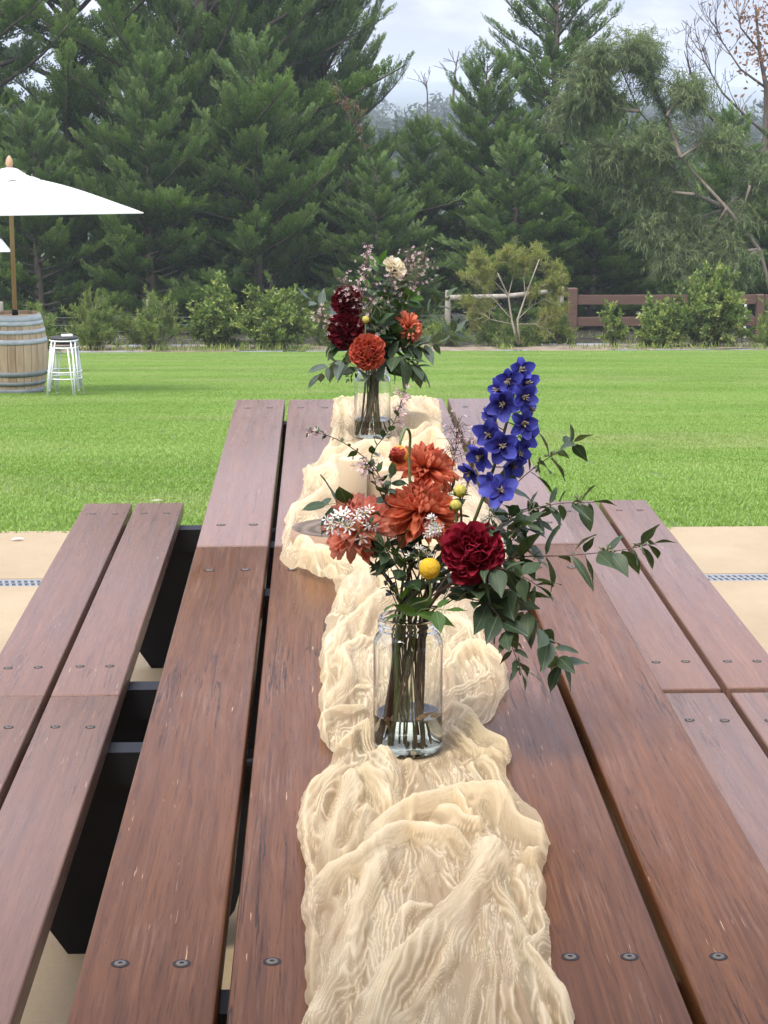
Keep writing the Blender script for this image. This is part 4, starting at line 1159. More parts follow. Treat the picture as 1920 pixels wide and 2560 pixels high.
# wattle: pale forked stems under a thin yellow-green dome
yW = 49.4
bW = T(1112, yW, .03)
rgW = np.random.RandomState(9)
def relW(px, py, dy=0.0):
    p = at(px, py, y=yW + dy); return np.array([p.x - bW[0], p.y - bW[1], p.z - bW[2]])
skW = []
st = [([(1118,742),(1105,690),(1098,640),(1075,590)], .035), ([(1122,742),(1118,690),(1135,640),(1165,560)], .032), ([(1105,690),(1070,650),(1030,610)], .018), ([(1098,640),(1110,590),(1100,560)], .018),
      ([(1135,640),(1165,620),(1195,605)], .016), ([(1098,640),(1060,600),(1030,575)], .016), ([(1118,690),(1150,660),(1190,640)], .014), ([(1135,640),(1130,590),(1140,570)], .014), ([(1105,700),(1060,690),(1030,670)], .012), ([(1118,700),(1160,700),(1195,690)], .012)]
stems = []
for pts, r in st:
    stems.append((dens([relW(a, b, rgW.uniform(-.4, .4) * (k > 0)) for k, (a, b) in enumerate(pts)], 2), r))
tw = list(stems)
for P, r in stems[2:]:
    for k in range(7):
        b, d = path_at(P, rgW.uniform(.3, 1)); branches(0, b, unit(d + rgW.normal(0, .5, 3) + np.array([0, 0, .32])), .33, .006, 1, rgW, tw, .5, .2)
w, V, F, TT_ = leafy(90, tw[2:], 1150, LEAFN, .11, 22, -.2, .5, .20, .35)
for P, r in stems[:2]: w.tube([tuple(p) for p in P], [r * (1 - .6 * k / (len(P) - 1)) for k in range(len(P))], 6)
place_tree("wattle_shrub", make_tree(w, V, F, TT_, M_TWIGBARK, M_WATTLE), bW, 0, 1, "yellow green open shrub with pale bare stems in front of the log rail", "shrub", G_SH)
place_shrub("rounded_shrub", 1100, 49.8, dict(seed=14, H=H_(680, 748, 49.8), W=Wd(1030, 1180, 49.8), nstem=30, leafs=LEAFN, per=28, lsize=.085, tl=.28, hang=.1), "dark low growth at the foot of the yellow green shrub")
# a dead, rust coloured branch in the cypress left of the sky gap
dry_host = [o for o in bpy.data.objects if o.name.startswith('cypress_tree') and 'just left of the farther' in o.get('label', '')][0]
rgD = np.random.RandomState(12); hM = dry_host.matrix_basis.inverted()
dsk = []; c0 = at(800, 345, y=57.6)
branches(0, np.array(c0), np.array(at(768, 262, y=57.4) - c0), (at(768, 262, y=57.4) - c0).length, .02, 2, rgD, dsk, .4, .1)
w, V, F, TT_ = leafy(13, dsk, 46, LEAFB, .07, 7, .3, .5, .25, .2)
V = np.array([tuple(hM @ Vector(v)) for v in V]); 
w.v = [np.array([tuple(hM @ Vector(q)) for q in a]) for a in w.v]
db = w.build("dead_branch", M_BARK, dry_host, True); db["label"] = "dead rust coloured branch among the green"
obj("dry_foliage", np_mesh("dry_foliage", V, F, M_RUST, False, tint=TT_), db)
# ---- tufts and weeds along the soil bed
rg = np.random.RandomState(31); O, D, S, RL = [], [], [], []
for k in range(5200):
    x = rg.uniform(-11, 12); yy_ = rg.choice([rg.uniform(48.1, 48.6), rg.uniform(49.6, 53.5)])
    if vnoise(np.array([x * .9]), np.array([yy_ * .9]), 3)[0] < -.05: continue
    O.append((x, yy_, ground_z(x, yy_))); D.append(unit(np.array([rg.normal(0, .35), rg.normal(0, .35), 1]))); S.append(rg.uniform(.06, .26)); RL.append(rg.uniform(0, 6))
V, F = scatter(*LEAFN, frames(np.array(D), np.array(RL)), np.array(S), np.array(O))
o = obj("weeds", np_mesh("weeds", V, F, M_SHRUB, False, tint=np.repeat(rg.uniform(.2, 1, len(O)), 4))); setp(o, "tufts of weedy grass along the soil bed by the fence", kind='stuff')

# ---- dark undergrowth below the trees
rg = np.random.RandomState(37); O, D, S, RL = [], [], [], []
for k in range(11000):
    x = rg.uniform(-24, 26); y_ = rg.uniform(67, 74); h = 2.6 + 1.3 * vnoise(np.array([x * .35]), np.array([y_ * .3]), 6)[0]
    O.append((x, y_, ground_z(x, y_) + h * rg.rand() ** .8)); D.append(unit(rg.normal(0, 1, 3) + np.array([0, -.2, .7]))); S.append(rg.uniform(.28, .60)); RL.append(rg.uniform(0, 6))
V, F = scatter(*LEAFB, frames(np.array(D), np.array(RL)), np.array(S), np.array(O))
o = obj("undergrowth", np_mesh("undergrowth", V, F, M_FAR, False, tint=np.repeat(rg.uniform(0, .6, len(O)), 4))); setp(o, "dark tangled undergrowth below the cypresses", kind='stuff')
# ---- woodland far off
rg = np.random.RandomState(41)
CL = []
def clump(n, rg):
    v = rg.normal(0, 1, (n, 3)); v /= np.linalg.norm(v, axis=1, keepdims=True); return v * rg.uniform(.55, 1.0, (n, 1))
O, D, S, RL, TT2 = [], [], [], [], []
for k in range(420):
    yy_ = rg.uniform(150, 700); x = rg.uniform(-.26, .26) * yy_ + 0.03 * yy_
    zb = ground_z(x, yy_); Ht = rg.uniform(9, 15) * (1.0 if yy_ > 220 else .55); Rr = Ht * rg.uniform(.28, .42)
    nb = rg.randint(3, 6)
    for j in range(nb):
        c = np.array([x + rg.normal(0, Rr * .55), yy_ + rg.normal(0, Rr * .5), zb + Ht * rg.uniform(.45, .9)])
        r = Rr * rg.uniform(.45, .75); v0 = rg.uniform(.1, .6)
        m = clump(46, rg)
        O.append(c + m * r * np.array([1, 1, .75])); D.append(rg.normal(0, 1, (46, 3))); S.append(np.full(46, r * .55) * rg.uniform(.6, 1.2, 46)); RL.append(rg.uniform(0, 6, 46))
        TT2.append(np.clip(v0 + .25 * m[:, 2] * 0 + rg.normal(0, .15, 46), 0, 1))
O, D, S, RL, TT2 = (np.concatenate(a) for a in (O, D, S, RL, TT2))
V, F = scatter(*LEAFB, frames(D, RL), S, O)
o = obj("far_woodland", np_mesh("far_woodland", V, F, M_FAR, False, tint=np.repeat(TT2, 4))); setp(o, "hazy far woodland of gum trees below the hills", kind='stuff')

# ---- the air: pale haze that fades the far hills
hz = MB(); hz.box((-1500, -70, -45), (1500, 4300, 30))
M_HAZE = bpy.data.materials.new("haze"); M_HAZE.use_nodes = True
hn, hl = M_HAZE.node_tree.nodes, M_HAZE.node_tree.links; hn.clear()
ho = hn.new('ShaderNodeOutputMaterial'); hv_ = hn.new('ShaderNodeVolumePrincipled')
hv_.inputs['Color'].default_value = (.86, .91, 1.0, 1); hv_.inputs['Density'].default_value = .00055; hv_.inputs['Anisotropy'].default_value = .2
hl.new(hv_.outputs[0], ho.inputs['Volume'])
setp(hz.build("haze", M_HAZE), "thin pale haze in the air", kind='stuff')
# ------------------------------------------------------------------ fences
M_GREYWOOD = noise_mat("weathered_post", (.22, .19, .15), (.40, .36, .30), 7, .9, 7, .006, stretch=(1, 1, .15))
M_BROWNRAIL = noise_mat("brown_stained_rail", (.080, .045, .033), (.135, .080, .058), 5, .75, 6, .003, stretch=(.15, 1, 1))
M_WIRE, *_ = mat("fence_wire", (.20, .20, .19), .5, .5, .6)
YF = 52.0
def gz(y): return ground_z(0, y)
def xat(px, y): return at(px, 700, y=y).x
# brown timber fence
bf = empty("timber_fence", (xat(1450, YF), YF, gz(YF)), label="brown stained two rail timber fence at the right, behind the round shrub", cat="fence")
bx_, by_, bz_ = bf.location
def blk(nm, m, par, lo, hi, bev=.012):
    b = MB(); b.box(lo, hi, bev=bev); return b.build(nm, m, par)
zt = at(0, 626, y=YF).z
for px in (1235, 1640, 2040):
    x = xat(px, YF) - bx_
    big = px == 1235
    hw = .125 if big else .10
    blk("post", M_BROWNRAIL, bf, (x - hw, -.11, -.2), (x + hw, .11, (zt - bz_) if big else (zt - bz_ - .18)))
for a, b_ in ((1235, 1640), (1640, 2040)):
    for r0, r1 in ((641, 662), (689, 709)):
        z1, z0 = at(0, r0, y=YF).z - bz_, at(0, r1, y=YF).z - bz_
        blk("rail", M_BROWNRAIL, bf, (xat(a, YF) - bx_ + .127, -.045, z0), (xat(b_, YF) - bx_ - .102, .005, z1), .008)
# grey round log rail between two grey posts
lf_ = empty("log_fence", (xat(1090, YF), YF, gz(YF)), label="short grey fence of one log rail between two weathered posts, left of the brown fence", cat="fence")
lx, _, lz = lf_.location
def rpost(par, px, rtop, r, off=(0, 0, 0), y=YF):
    b = MB(); h = at(0, rtop, y=y).z - off[2]
    b.tube([(0, 0, -.3), (0, 0, h * .5), (.01, 0, h - .02), (.01, 0, h)], [r, r * .98, r * .95, r * .85], 12)
    return b.build("post", M_GREYWOOD, par, True, loc=(xat(px, y) - off[0], 0, 0))
rpost(lf_, 967, 630, .085, (lx, 0, lz)); rpost(lf_, 1209, 623, .10, (lx, 0, lz))
b = MB(); z_ = at(0, 644, y=YF).z - lz
b.tube([(xat(972, YF) - lx, -.07, z_ - .02), (xat(1090, YF) - lx, -.10, z_ + .01), (xat(1206, YF) - lx, -.09, z_ + .16)], [.075, .07, .062], 12)
b.build("log_rail", M_GREYWOOD, lf_, True)
# post and wire fence to the left
wf = empty("wire_fence", (xat(480, YF), YF, gz(YF)), label="thin post and wire fence running behind the left shrubs", cat="fence")
wx_, _, wz_ = wf.location
for px, rt in ((2, 652), (322, 648), (655, 668)):
    rpost(wf, px, rt, .075, (wx_, 0, wz_))
for r in (684, 700, 716, 732):
    b = MB(); z0 = at(0, r, y=YF).z - wz_
    pts = []
    xs0, xs1 = xat(-60, YF) - wx_, xat(962, YF) - wx_
    for k in range(25):
        u = k / 24; pts.append((xs0 + (xs1 - xs0) * u, -.08, z0 - .03 * abs(math.sin(u * PI * 3))))
    b.tube(pts, .006, 4); b.build("wire", M_WIRE, wf, True)
# white marker post behind the big round shrub
b = MB(); b.box((-.03, -.03, 0), (.03, .03, 1.0), bev=.006); M_WHITE, *_ = mat("white_paint", (.78, .78, .76), .45)
o = b.build("marker_post", M_WHITE, loc=(xat(1609, 53), 53, gz(53))); setp(o, "thin white marker post beside the large round shrub at the brown fence", "post")

# ------------------------------------------------------------------ market umbrellas
M_CANVAS, _n, _l, _b = mat("white_canvas", (.70, .70, .68), .9, .1)
_t = _n.new('ShaderNodeBsdfTranslucent'); _t.inputs['Color'].default_value = (.8, .8, .76, 1)
_mx = _n.new('ShaderNodeMixShader'); _mx.inputs[0].default_value = .3
_l.new(_b.outputs[0], _mx.inputs[1]); _l.new(_t.outputs[0], _mx.inputs[2]); _l.new(_mx.outputs[0], _n['Material Output'].inputs['Surface'])
M_TIMBER = noise_mat("varnished_pole", (.34, .20, .09), (.46, .29, .14), 10, .5, 4, stretch=(1, 1, .1))
M_FINIAL = noise_mat("turned_finial", (.42, .25, .14), (.52, .33, .2), 20, .5)
def umbrella(loc, hrim, half, rise, rot, lab, foot):
    e = empty("market_umbrella", loc, (0, 0, rot), lab, "umbrella", "white market umbrellas")
    # square canopy: four sagging panels, each its own part
    n = 10
    def pt(k, u, t):
        """panel k, u across 0..1, t up 0..1"""
        a0, a1 = PI / 4 + k * PI / 2, PI / 4 + (k + 1) * PI / 2
        c0 = np.array([math.cos(a0), math.sin(a0)]) * half * 1.414; c1 = np.array([math.cos(a1), math.sin(a1)]) * half * 1.414
        rim = c0 * (1 - u) + c1 * u
        p = rim * (1 - t)
        sag = -.05 * math.sin(PI * u) * math.sin(PI * min(1, t * 1.0)) * (1 - t)
        z = hrim + rise * (t ** 1.0) + sag * 1.2 + .035 * math.sin(PI * t)
        return (p[0], p[1], z)
    for k in range(4):
        b = MB(); V = []; F = []
        for i in range(n + 1):
            for j in range(n + 1): V.append(pt(k, i / n, j / n * .97))
        for i in range(n):
            for j in range(n):
                a = i * (n + 1) + j; F.append((a, a + n + 1, a + n + 2, a + 1))
        # hem turned down
        m0 = len(V)
        for i in range(n + 1):
            p = pt(k, i / n, 0); V.append((p[0], p[1], p[2] - .012))
        for i in range(n): F.append((m0 + i, m0 + i + 1, (i + 1) * (n + 1), i * (n + 1)))
        b.add(V, F); b.build("canopy_panel", M_CANVAS, e, True)
    b = MB(); V = []; F = []                          # vent cap with a scalloped edge
    NN = 32
    for j, (r, z) in enumerate([(.36, rise * .735), (.30, rise * .80), (.2, rise * .90), (.10, rise * 1.06), (.03, rise * 1.10)]):
        for i in range(NN):
            a = 2 * PI * i / NN; sq = 1 / max(abs(math.cos(a)), abs(math.sin(a))) * .82
            V.append((r * sq * math.cos(a), r * sq * math.sin(a), hrim + .035 + z + (.018 * math.cos(4 * a * 2) if j == 0 else 0)))
    for j in range(4):
        for i in range(NN): F.append((j * NN + i, j * NN + (i + 1) % NN, (j + 1) * NN + (i + 1) % NN, (j + 1) * NN + i))
    b.add(V, F); b.build("vent_cap", M_CANVAS, e, True)
    b = MB(); b.lathe([(.022, 0), (.036, .02), (.042, .05), (.036, .085), (.018, .12), (.004, .135)], 16, (0, 0, hrim + rise * 1.10 + .03)); b.build("finial", M_FINIAL, e, True)
    b = MB(); b.tube([(0, 0, foot), (0, 0, hrim + rise)], .025, 12); b.build("pole", M_TIMBER, e, True)
    for k in range(4):
        a = PI / 4 + k * PI / 2; c = (math.cos(a) * half * 1.40, math.sin(a) * half * 1.40)
        b = MB(); b.tube([(0, 0, hrim + rise * .95), (c[0] * .5, c[1] * .5, hrim + rise * .5 - .02), (c[0], c[1], hrim - .004)], .012, 6); 
        b.tube([(0, 0, hrim + .02), (c[0] * .45, c[1] * .45, hrim + rise * .5)], .010, 6); b.build("rib", M_TIMBER, e, True)
    b = MB(); b.lathe([(.028, -.04), (.05, -.03), (.05, .03), (.028, .04)], 14, (0, 0, hrim + .02)); b.build("runner_hub", M_TIMBER, e, True)
    return e
YB = 22.25
bpos = at(20, 845, y=YB); BX, BZ = at(37, 800, y=YB).x, ground_z(0, YB)
upos = (BX, YB, BZ)
zr = at(0, 464, y=YB - 1.3).z; zap = at(0, 372, y=YB).z
barrel_h = at(0, 676, y=YB).z - BZ
umbrella(upos, zr - BZ, 1.26, zap - zr - .02, R(14), "white square market umbrella with timber pole standing in the wine barrel", barrel_h - .25)
YB2 = 31.0
z2 = at(0, 532, y=YB2).z; g2 = ground_z(0, YB2)
umbrella((at(21, 532, y=YB2 - 1.3).x - 1.52, YB2, g2), z2 - g2, 1.26, .5, R(12), "second white umbrella farther back, only its corner showing at the left edge", 0.0)

# ------------------------------------------------------------------ wine barrel
def stave_mat():
    m, ns, ls, b = mat("oak_stave", (.5, .4, .3), .75, .3)
    v = objco(ns, ls, (7, 7, .9)); n1 = node(ns, 'ShaderNodeTexNoise', i_Scale=2.2, i_Detail=7.0, i_Roughness=.65); ls.new(v, n1.inputs['Vector'])
    oi = ns.new('ShaderNodeObjectInfo')
    r = ramp(ns, [(.25, (.27, .175, .10)), (.5, (.48, .345, .215)), (.75, (.60, .455, .30))])
    ls.new(mathn(ns, ls, 'ADD', mathn(ns, ls, 'MULTIPLY', n1.outputs['Fac'], .8), mathn(ns, ls, 'MULTIPLY', oi.outputs['Random'], .25)), r.inputs[0])
    ls.new(r.outputs[0], b.inputs['Base Color']); bump(ns, ls, b, n1.outputs['Fac'], .3, .003)
    return m
M_STAVE = stave_mat()
M_HOOP = noise_mat("galvanised_hoop", (.40, .42, .43), (.56, .57, .58), 12, .5, 4, spec=.5)
M_HOOPD = noise_mat("dull_hoop", (.17, .19, .185), (.27, .29, .28), 12, .6, 4, spec=.5)
br = empty("wine_barrel", (BX, YB, BZ), (0, 0, R(7)), "weathered oak wine barrel with grey metal hoops, white umbrella pole standing in it", "barrel")
BH = barrel_h
def brad(h): u = h / BH * 2 - 1; return .272 + .075 * (1 - u * u)
NSV = 24
for k in range(NSV):
    a0, a1 = 2 * PI * k / NSV + .006, 2 * PI * (k + 1) / NSV - .006
    V, F = [], []
    nh = 10
    for i in range(nh + 1):
        h = BH * i / nh; r = brad(h)
        for rr_, a in ((r - .004, a0), (r, a0 + .03), (r, a1 - .03), (r - .004, a1), (r - .024, a1), (r - .024, a0)):
            V.append((rr_ * math.cos(a), rr_ * math.sin(a), h))
    for i in range(nh):
        for j in range(6):
            F.append((i * 6 + j, i * 6 + (j + 1) % 6, (i + 1) * 6 + (j + 1) % 6, (i + 1) * 6 + j))
    F.append(tuple(reversed(range(6)))); F.append(tuple(range(nh * 6, nh * 6 + 6)))
    b = MB(); b.add(V, F); b.build("stave", M_STAVE, br)
for (h, w_, m) in [(.955, .075, M_HOOP), (.895, .045, M_HOOP), (.795, .045, M_HOOP), (.675, .055, M_HOOP), (.275, .055, M_HOOPD), (.155, .045, M_HOOPD), (.045, .085, M_HOOPD)]:
    z0, z1 = BH * h - w_ / 2, min(BH * h + w_ / 2, BH - .004)
    b = MB(); b.lathe([(brad(z0) + .0015, z0), (brad(z0) + .0045, z0), (brad((z0 + z1) / 2) + .0048, (z0 + z1) / 2), (brad(z1) + .0045, z1), (brad(z1) + .0015, z1)], 48)
    b.build("hoop", m, br, True)
b = MB(); b.lathe([(.252, BH - .035), (.06, BH - .033), (.0005, BH - .033)], 40); b.build("barrel_head", M_STAVE, br, True)
b = MB(); b.lathe([(.026, BH - .035), (.034, BH - .034), (.034, BH + .035), (.0256, BH + .036)], 20); b.build("pole_socket", M_BLACK, br, True)
# ------------------------------------------------------------------ stacked stools
M_STOOLW, *_ = mat("white_stool_paint", (.80, .81, .80), .35)
M_SEATD, *_ = mat("dark_vinyl_seat", (.035, .032, .032), .5)
M_SEATB = noise_mat("timber_seat", (.20, .15, .12), (.28, .22, .18), 10, .6)
YS = 21.3
SX, SZ = at(140, 800, y=YS).x, ground_z(0, YS)
SHt = at(0, 728, y=YS).z - SZ
def stool(z0, rot, seatm, lab, rb=.215):
    """seat, upper ring, four double-rod legs, foot ring; z0 = floor of its legs"""
    e = empty("bar_stool", (SX, YS, SZ + z0), (0, 0, rot), lab, "stool", "stacked white metal stools")
    H = SHt - .075
    b = MB(); b.lathe([(.0005, H - .022), (.13, H - .022), (.150, H - .016), (.153, H - .004), (.148, H + .004), (.0005, H + .006)], 28); b.build("seat", seatm, e, True)
    b = MB()
    ring = [(.148 * math.cos(2 * PI * k / 28), .148 * math.sin(2 * PI * k / 28), H - .030) for k in range(29)]
    b.tube(ring, .0075, 6, cap=False); b.build("seat_ring", M_STOOLW, e, True)
    for k in range(4):
        a = PI / 4 * .55 + k * PI / 2
        b = MB()
        for s in (-1, 1):
            at_, ab = a + s * .20, a + s * .035
            b.tube([(.146 * math.cos(at_), .146 * math.sin(at_), H - .030), (rb * math.cos(ab), rb * math.sin(ab), .012)], .0075, 6)
        b.tube([(rb * math.cos(a - .035), rb * math.sin(a - .035), .010), (rb * math.cos(a + .035), rb * math.sin(a + .035), .010)], .008, 6)
        b.build("leg", M_STOOLW, e, True)
    h2 = H * .36; rr_ = .146 + (rb - .146) * (1 - h2 / H) - .012
    b = MB(); b.tube([(rr_ * math.cos(2 * PI * k / 28), rr_ * math.sin(2 * PI * k / 28), h2) for k in range(29)], .0065, 6, cap=False); b.build("foot_ring", M_STOOLW, e, True)
    return e
stool(0, R(8), M_SEATB, "lower white metal stool of the stack beside the barrel, its brown seat just showing")
stool(.072, R(22), M_SEATD, "upper white metal stool with a dark round seat, stacked on the lower one")
b = MB(); b.box((-.058, -.04, 0), (.058, .04, .022), bev=.006)
o = b.build("napkin_pack", M_WHITE, loc=(SX + .035, YS, SZ + SHt + .004), rot=(0, 0, .25)); setp(o, "small flat white pack lying on top of the stacked stools", "pack")
# ------------------------------------------------------------------ fallen leaves
M_DRYLEAF = noise_mat("dry_leaf", (.24, .23, .14), (.36, .34, .24), 40, .8)
def flat_leaf(nm, p, L, W, rot, lab, m):
    b = MB(); V = []; F = []
    for i in range(7):
        u = i / 6; w_ = W * math.sin(PI * min(1, u * .94 + .03)) ** .8 / 2
        z = .004 + .22 * L * math.sin(PI * u) * .4
        V += [(L * (u - .5), -w_, z + .1 * W), (L * (u - .5), 0, z), (L * (u - .5), w_, z + .14 * W)]
    for i in range(6):
        for j in range(2): F.append((i * 3 + j, (i + 1) * 3 + j, (i + 1) * 3 + j + 1, i * 3 + j + 1))
    b.add(V, F); o = b.build(nm, m, None, True, loc=p, rot=(0, 0, rot)); setp(o, lab, "leaf")
p = at(327, 1041, y=8.1); flat_leaf("fallen_leaf", (p.x, 8.35, ground_z(0, 8.35) + .025), .055, .028, .3, "pale curled fallen leaf lying on the lawn left of the tables", M_DRYLEAF)
p = at(38, 1168, z=0.0); flat_leaf("fallen_leaf", (p.x, p.y, .0), .045, .018, .2, "whitish flake of a leaf on the concrete near the left lawn edge", M_WHITE)
# ------------------------------------------------------------------ jars
M_GLASS, _n, _l, _b = mat("clear_jar_glass", (.97, .99, .98), .02)
_b.inputs['Transmission Weight'].default_value = 1.0; _b.inputs['IOR'].default_value = 1.47
M_WATER, _n, _l, _b = mat("jar_water", (.93, .91, .76), .0)
_b.inputs['Transmission Weight'].default_value = 1.0; _b.inputs['IOR'].default_value = 1.33
JR, JH = .0462, .183
def jar(c, lab, water_h):
    e = empty("glass_jar", (c.x, c.y, TH + .004), label=lab, cat="jar", group="glass jars used as vases")
    w = .0024
    outer = [(.0005, .0), (.036, 0), (.042, .0012), (.0452, .005), (JR, .010), (JR, .145), (.0452, .152), (.0420, .158), (.0395, .161), (.0388, .163), (.0388, .166), (.0402, .1675), (.0402, .1695), (.0388, .171), (.0388, .1735), (.0402, .175), (.0402, .177), (.0390, .1785), (.0390, .181), (.0378, .183)]
    inner = [(.0362, .1825), (.0358, .178), (.0358, .163), (.0385, .158), (.0428, .151), (JR - w, .144), (JR - w, .012), (.0420, .006), (.038, .0038), (.0005, .0038)]
    b = MB(); b.lathe(outer + inner, 48); b.build("jar_glass", M_GLASS, e, True)
    b = MB(); wr = JR - w + .0003
    b.lathe([(.0005, .0036), (.038, .0036), (.0421, .0058), (wr, .012), (wr, water_h), (wr - .003, water_h - .0006), (.0005, water_h - .0006)], 48)
    b.build("water", M_WATER, e, True)
    return e
jar(JAR1, "glass jar of flower stems with a little water, on the near table", .050)
jar(JAR2, "clear glass jar of flower stems at the lawn end of the far table", .045)

# ------------------------------------------------------------------ plant materials
def petal_mat(name, c0, c1, c2, trans=.25, rough=.55):
    """object-space colour along the petal (x = 0 base .. 1 tip)"""
    m, ns, ls, b = mat(name, c1, rough, .2)
    tc = ns.new('ShaderNodeTexCoord'); sx = ns.new('ShaderNodeSeparateXYZ'); ls.new(tc.outputs['Object'], sx.inputs[0])
    r = ramp(ns, [(.0, c0), (.45, c1), (1., c2)]); ls.new(sx.outputs[0], r.inputs[0])
    mp = ns.new('ShaderNodeMapping'); mp.inputs['Scale'].default_value = (2, 26, 8); ls.new(tc.outputs['Object'], mp.inputs[0])
    nz = node(ns, 'ShaderNodeTexNoise', i_Scale=1.0, i_Detail=2.0); ls.new(mp.outputs[0], nz.inputs['Vector'])
    oi = ns.new('ShaderNodeObjectInfo')
    hs = ns.new('ShaderNodeHueSaturation'); ls.new(r.outputs[0], hs.inputs['Color'])
    ls.new(mathn(ns, ls, 'ADD', mathn(ns, ls, 'ADD', mathn(ns, ls, 'MULTIPLY', oi.outputs['Random'], .35), mathn(ns, ls, 'MULTIPLY', nz.outputs['Fac'], .35)), .65), hs.inputs['Value'])
    ls.new(hs.outputs[0], b.inputs['Base Color'])
    t = ns.new('ShaderNodeBsdfTranslucent'); ls.new(hs.outputs[0], t.inputs['Color'])
    mx = ns.new('ShaderNodeMixShader'); mx.inputs[0].default_value = trans
    ls.new(b.outputs[0], mx.inputs[1]); ls.new(t.outputs[0], mx.inputs[2]); ls.new(mx.outputs[0], ns['Material Output'].inputs['Surface'])
    return m
P_CRIM = petal_mat("crimson_petal", (.10, .004, .010), (.27, .009, .026), (.36, .022, .048), .25)
P_DARK = petal_mat("dark_red_petal", (.035, .002, .004), (.085, .004, .008), (.13, .007, .013), .2)
P_ORAN = petal_mat("orange_petal", (.50, .12, .035), (.66, .17, .075), (.74, .26, .15), .35)
P_PEACH = petal_mat("peach_orange_petal", (.70, .38, .18), (.74, .36, .23), (.76, .31, .23), .35)
P_CORAL = petal_mat("coral_petal", (.22, .025, .01), (.52, .085, .040), (.64, .16, .09), .3)
P_CREAM = petal_mat("cream_petal", (.70, .58, .32), (.80, .70, .47), (.85, .78, .60), .35)
P_STRAW = petal_mat("straw_bract", (.62, .26, .03), (.40, .05, .015), (.20, .015, .010), .15, .4)
P_BLUE = petal_mat("delphinium_sepal", (.030, .022, .14), (.045, .050, .31), (.10, .11, .48), .35)
P_WHITE = petal_mat("white_petal", (.72, .70, .66), (.80, .78, .77), (.82, .80, .82), .3)
P_PINK = petal_mat("pale_pink_petal", (.62, .42, .42), (.72, .55, .56), (.78, .66, .68), .3)
M_YEL = noise_mat("yellow_button", (.46, .26, .012), (.72, .46, .03), 900, .8, 2, .0008)
M_YELG = noise_mat("yellow_green_bud", (.28, .27, .05), (.55, .44, .09), 300, .7, 2, .0005)
M_STEM = noise_mat("green_stem", (.075, .105, .035), (.15, .19, .07), 60, .5, 3, stretch=(1, 1, .1))
M_STEMD = noise_mat("reddish_brown_stem", (.05, .024, .018), (.11, .060, .035), 60, .55, 3, stretch=(1, 1, .1))
M_TWIG = noise_mat("brown_twig", (.07, .05, .035), (.15, .11, .075), 80, .6, 3)
M_EYE = noise_mat("flower_eye", (.03, .02, .02), (.10, .075, .06), 900, .8, 2)
M_STAMEN, *_ = mat("pale_stamen", (.30, .25, .17), .8)
def bleaf_mat(name, c0, c1, vein, rough=.42, trans=.2):
    m, ns, ls, b = mat(name, c0, rough, .22)
    tc = ns.new('ShaderNodeTexCoord'); oi = ns.new('ShaderNodeObjectInfo')
    n = node(ns, 'ShaderNodeTexNoise', i_Scale=3.5, i_Detail=4.0); ls.new(tc.outputs['Object'], n.inputs['Vector'])
    r = ramp(ns, [(.25, c0), (.8, c1)]); ls.new(mathn(ns, ls, 'ADD', mathn(ns, ls, 'MULTIPLY', n.outputs['Fac'], .5), mathn(ns, ls, 'MULTIPLY', oi.outputs['Random'], .5)), r.inputs[0])
    sx = ns.new('ShaderNodeSeparateXYZ'); ls.new(tc.outputs['Object'], sx.inputs[0])
    # midrib and side veins
    ay = mathn(ns, ls, 'ABSOLUTE', sx.outputs[1])
    rib = ramp(ns, [(.0, (1, 1, 1)), (.022, (0, 0, 0))]); ls.new(ay, rib.inputs[0])
    sv = mathn(ns, ls, 'SINE', mathn(ns, ls, 'MULTIPLY', mathn(ns, ls, 'SUBTRACT', sx.outputs[0], mathn(ns, ls, 'MULTIPLY', ay, .8)), 60))
    svr = ramp(ns, [(.90, (0, 0, 0)), (1.0, (.45, .45, .45))]); ls.new(sv, svr.inputs[0])
    c = mixc(ns, ls, mathn(ns, ls, 'MAXIMUM', rib.outputs[0], mathn(ns, ls, 'MULTIPLY', svr.outputs[0], .6)), r.outputs[0], vein)
    ls.new(c, b.inputs['Base Color'])
    bump(ns, ls, b, mathn(ns, ls, 'MAXIMUM', rib.outputs[0], svr.outputs[0]), .25, .002)
    t = ns.new('ShaderNodeBsdfTranslucent'); ls.new(mixc(ns, ls, 1.0, c, (1.2, 1.5, .5), 'MULTIPLY'), t.inputs['Color'])
    mx = ns.new('ShaderNodeMixShader'); mx.inputs[0].default_value = trans
    ls.new(b.outputs[0], mx.inputs[1]); ls.new(t.outputs[0], mx.inputs[2]); ls.new(mx.outputs[0], ns['Material Output'].inputs['Surface'])
    return m
L_EUC = bleaf_mat("eucalyptus_leaf", (.028, .048, .024), (.070, .100, .052), (.11, .145, .08))
L_GREEN = bleaf_mat("fresh_leaf", (.045, .10, .022), (.09, .17, .035), (.14, .22, .06), .45, .3)
L_DARK = bleaf_mat("dark_leaf", (.025, .050, .022), (.055, .085, .036), (.09, .12, .05))
L_GREY = bleaf_mat("grey_leaf", (.055, .075, .056), (.105, .13, .10), (.15, .18, .14), .5)
L_FADE = bleaf_mat("faded_leaf", (.30, .16, .07), (.42, .26, .12), (.4, .28, .15), .5)

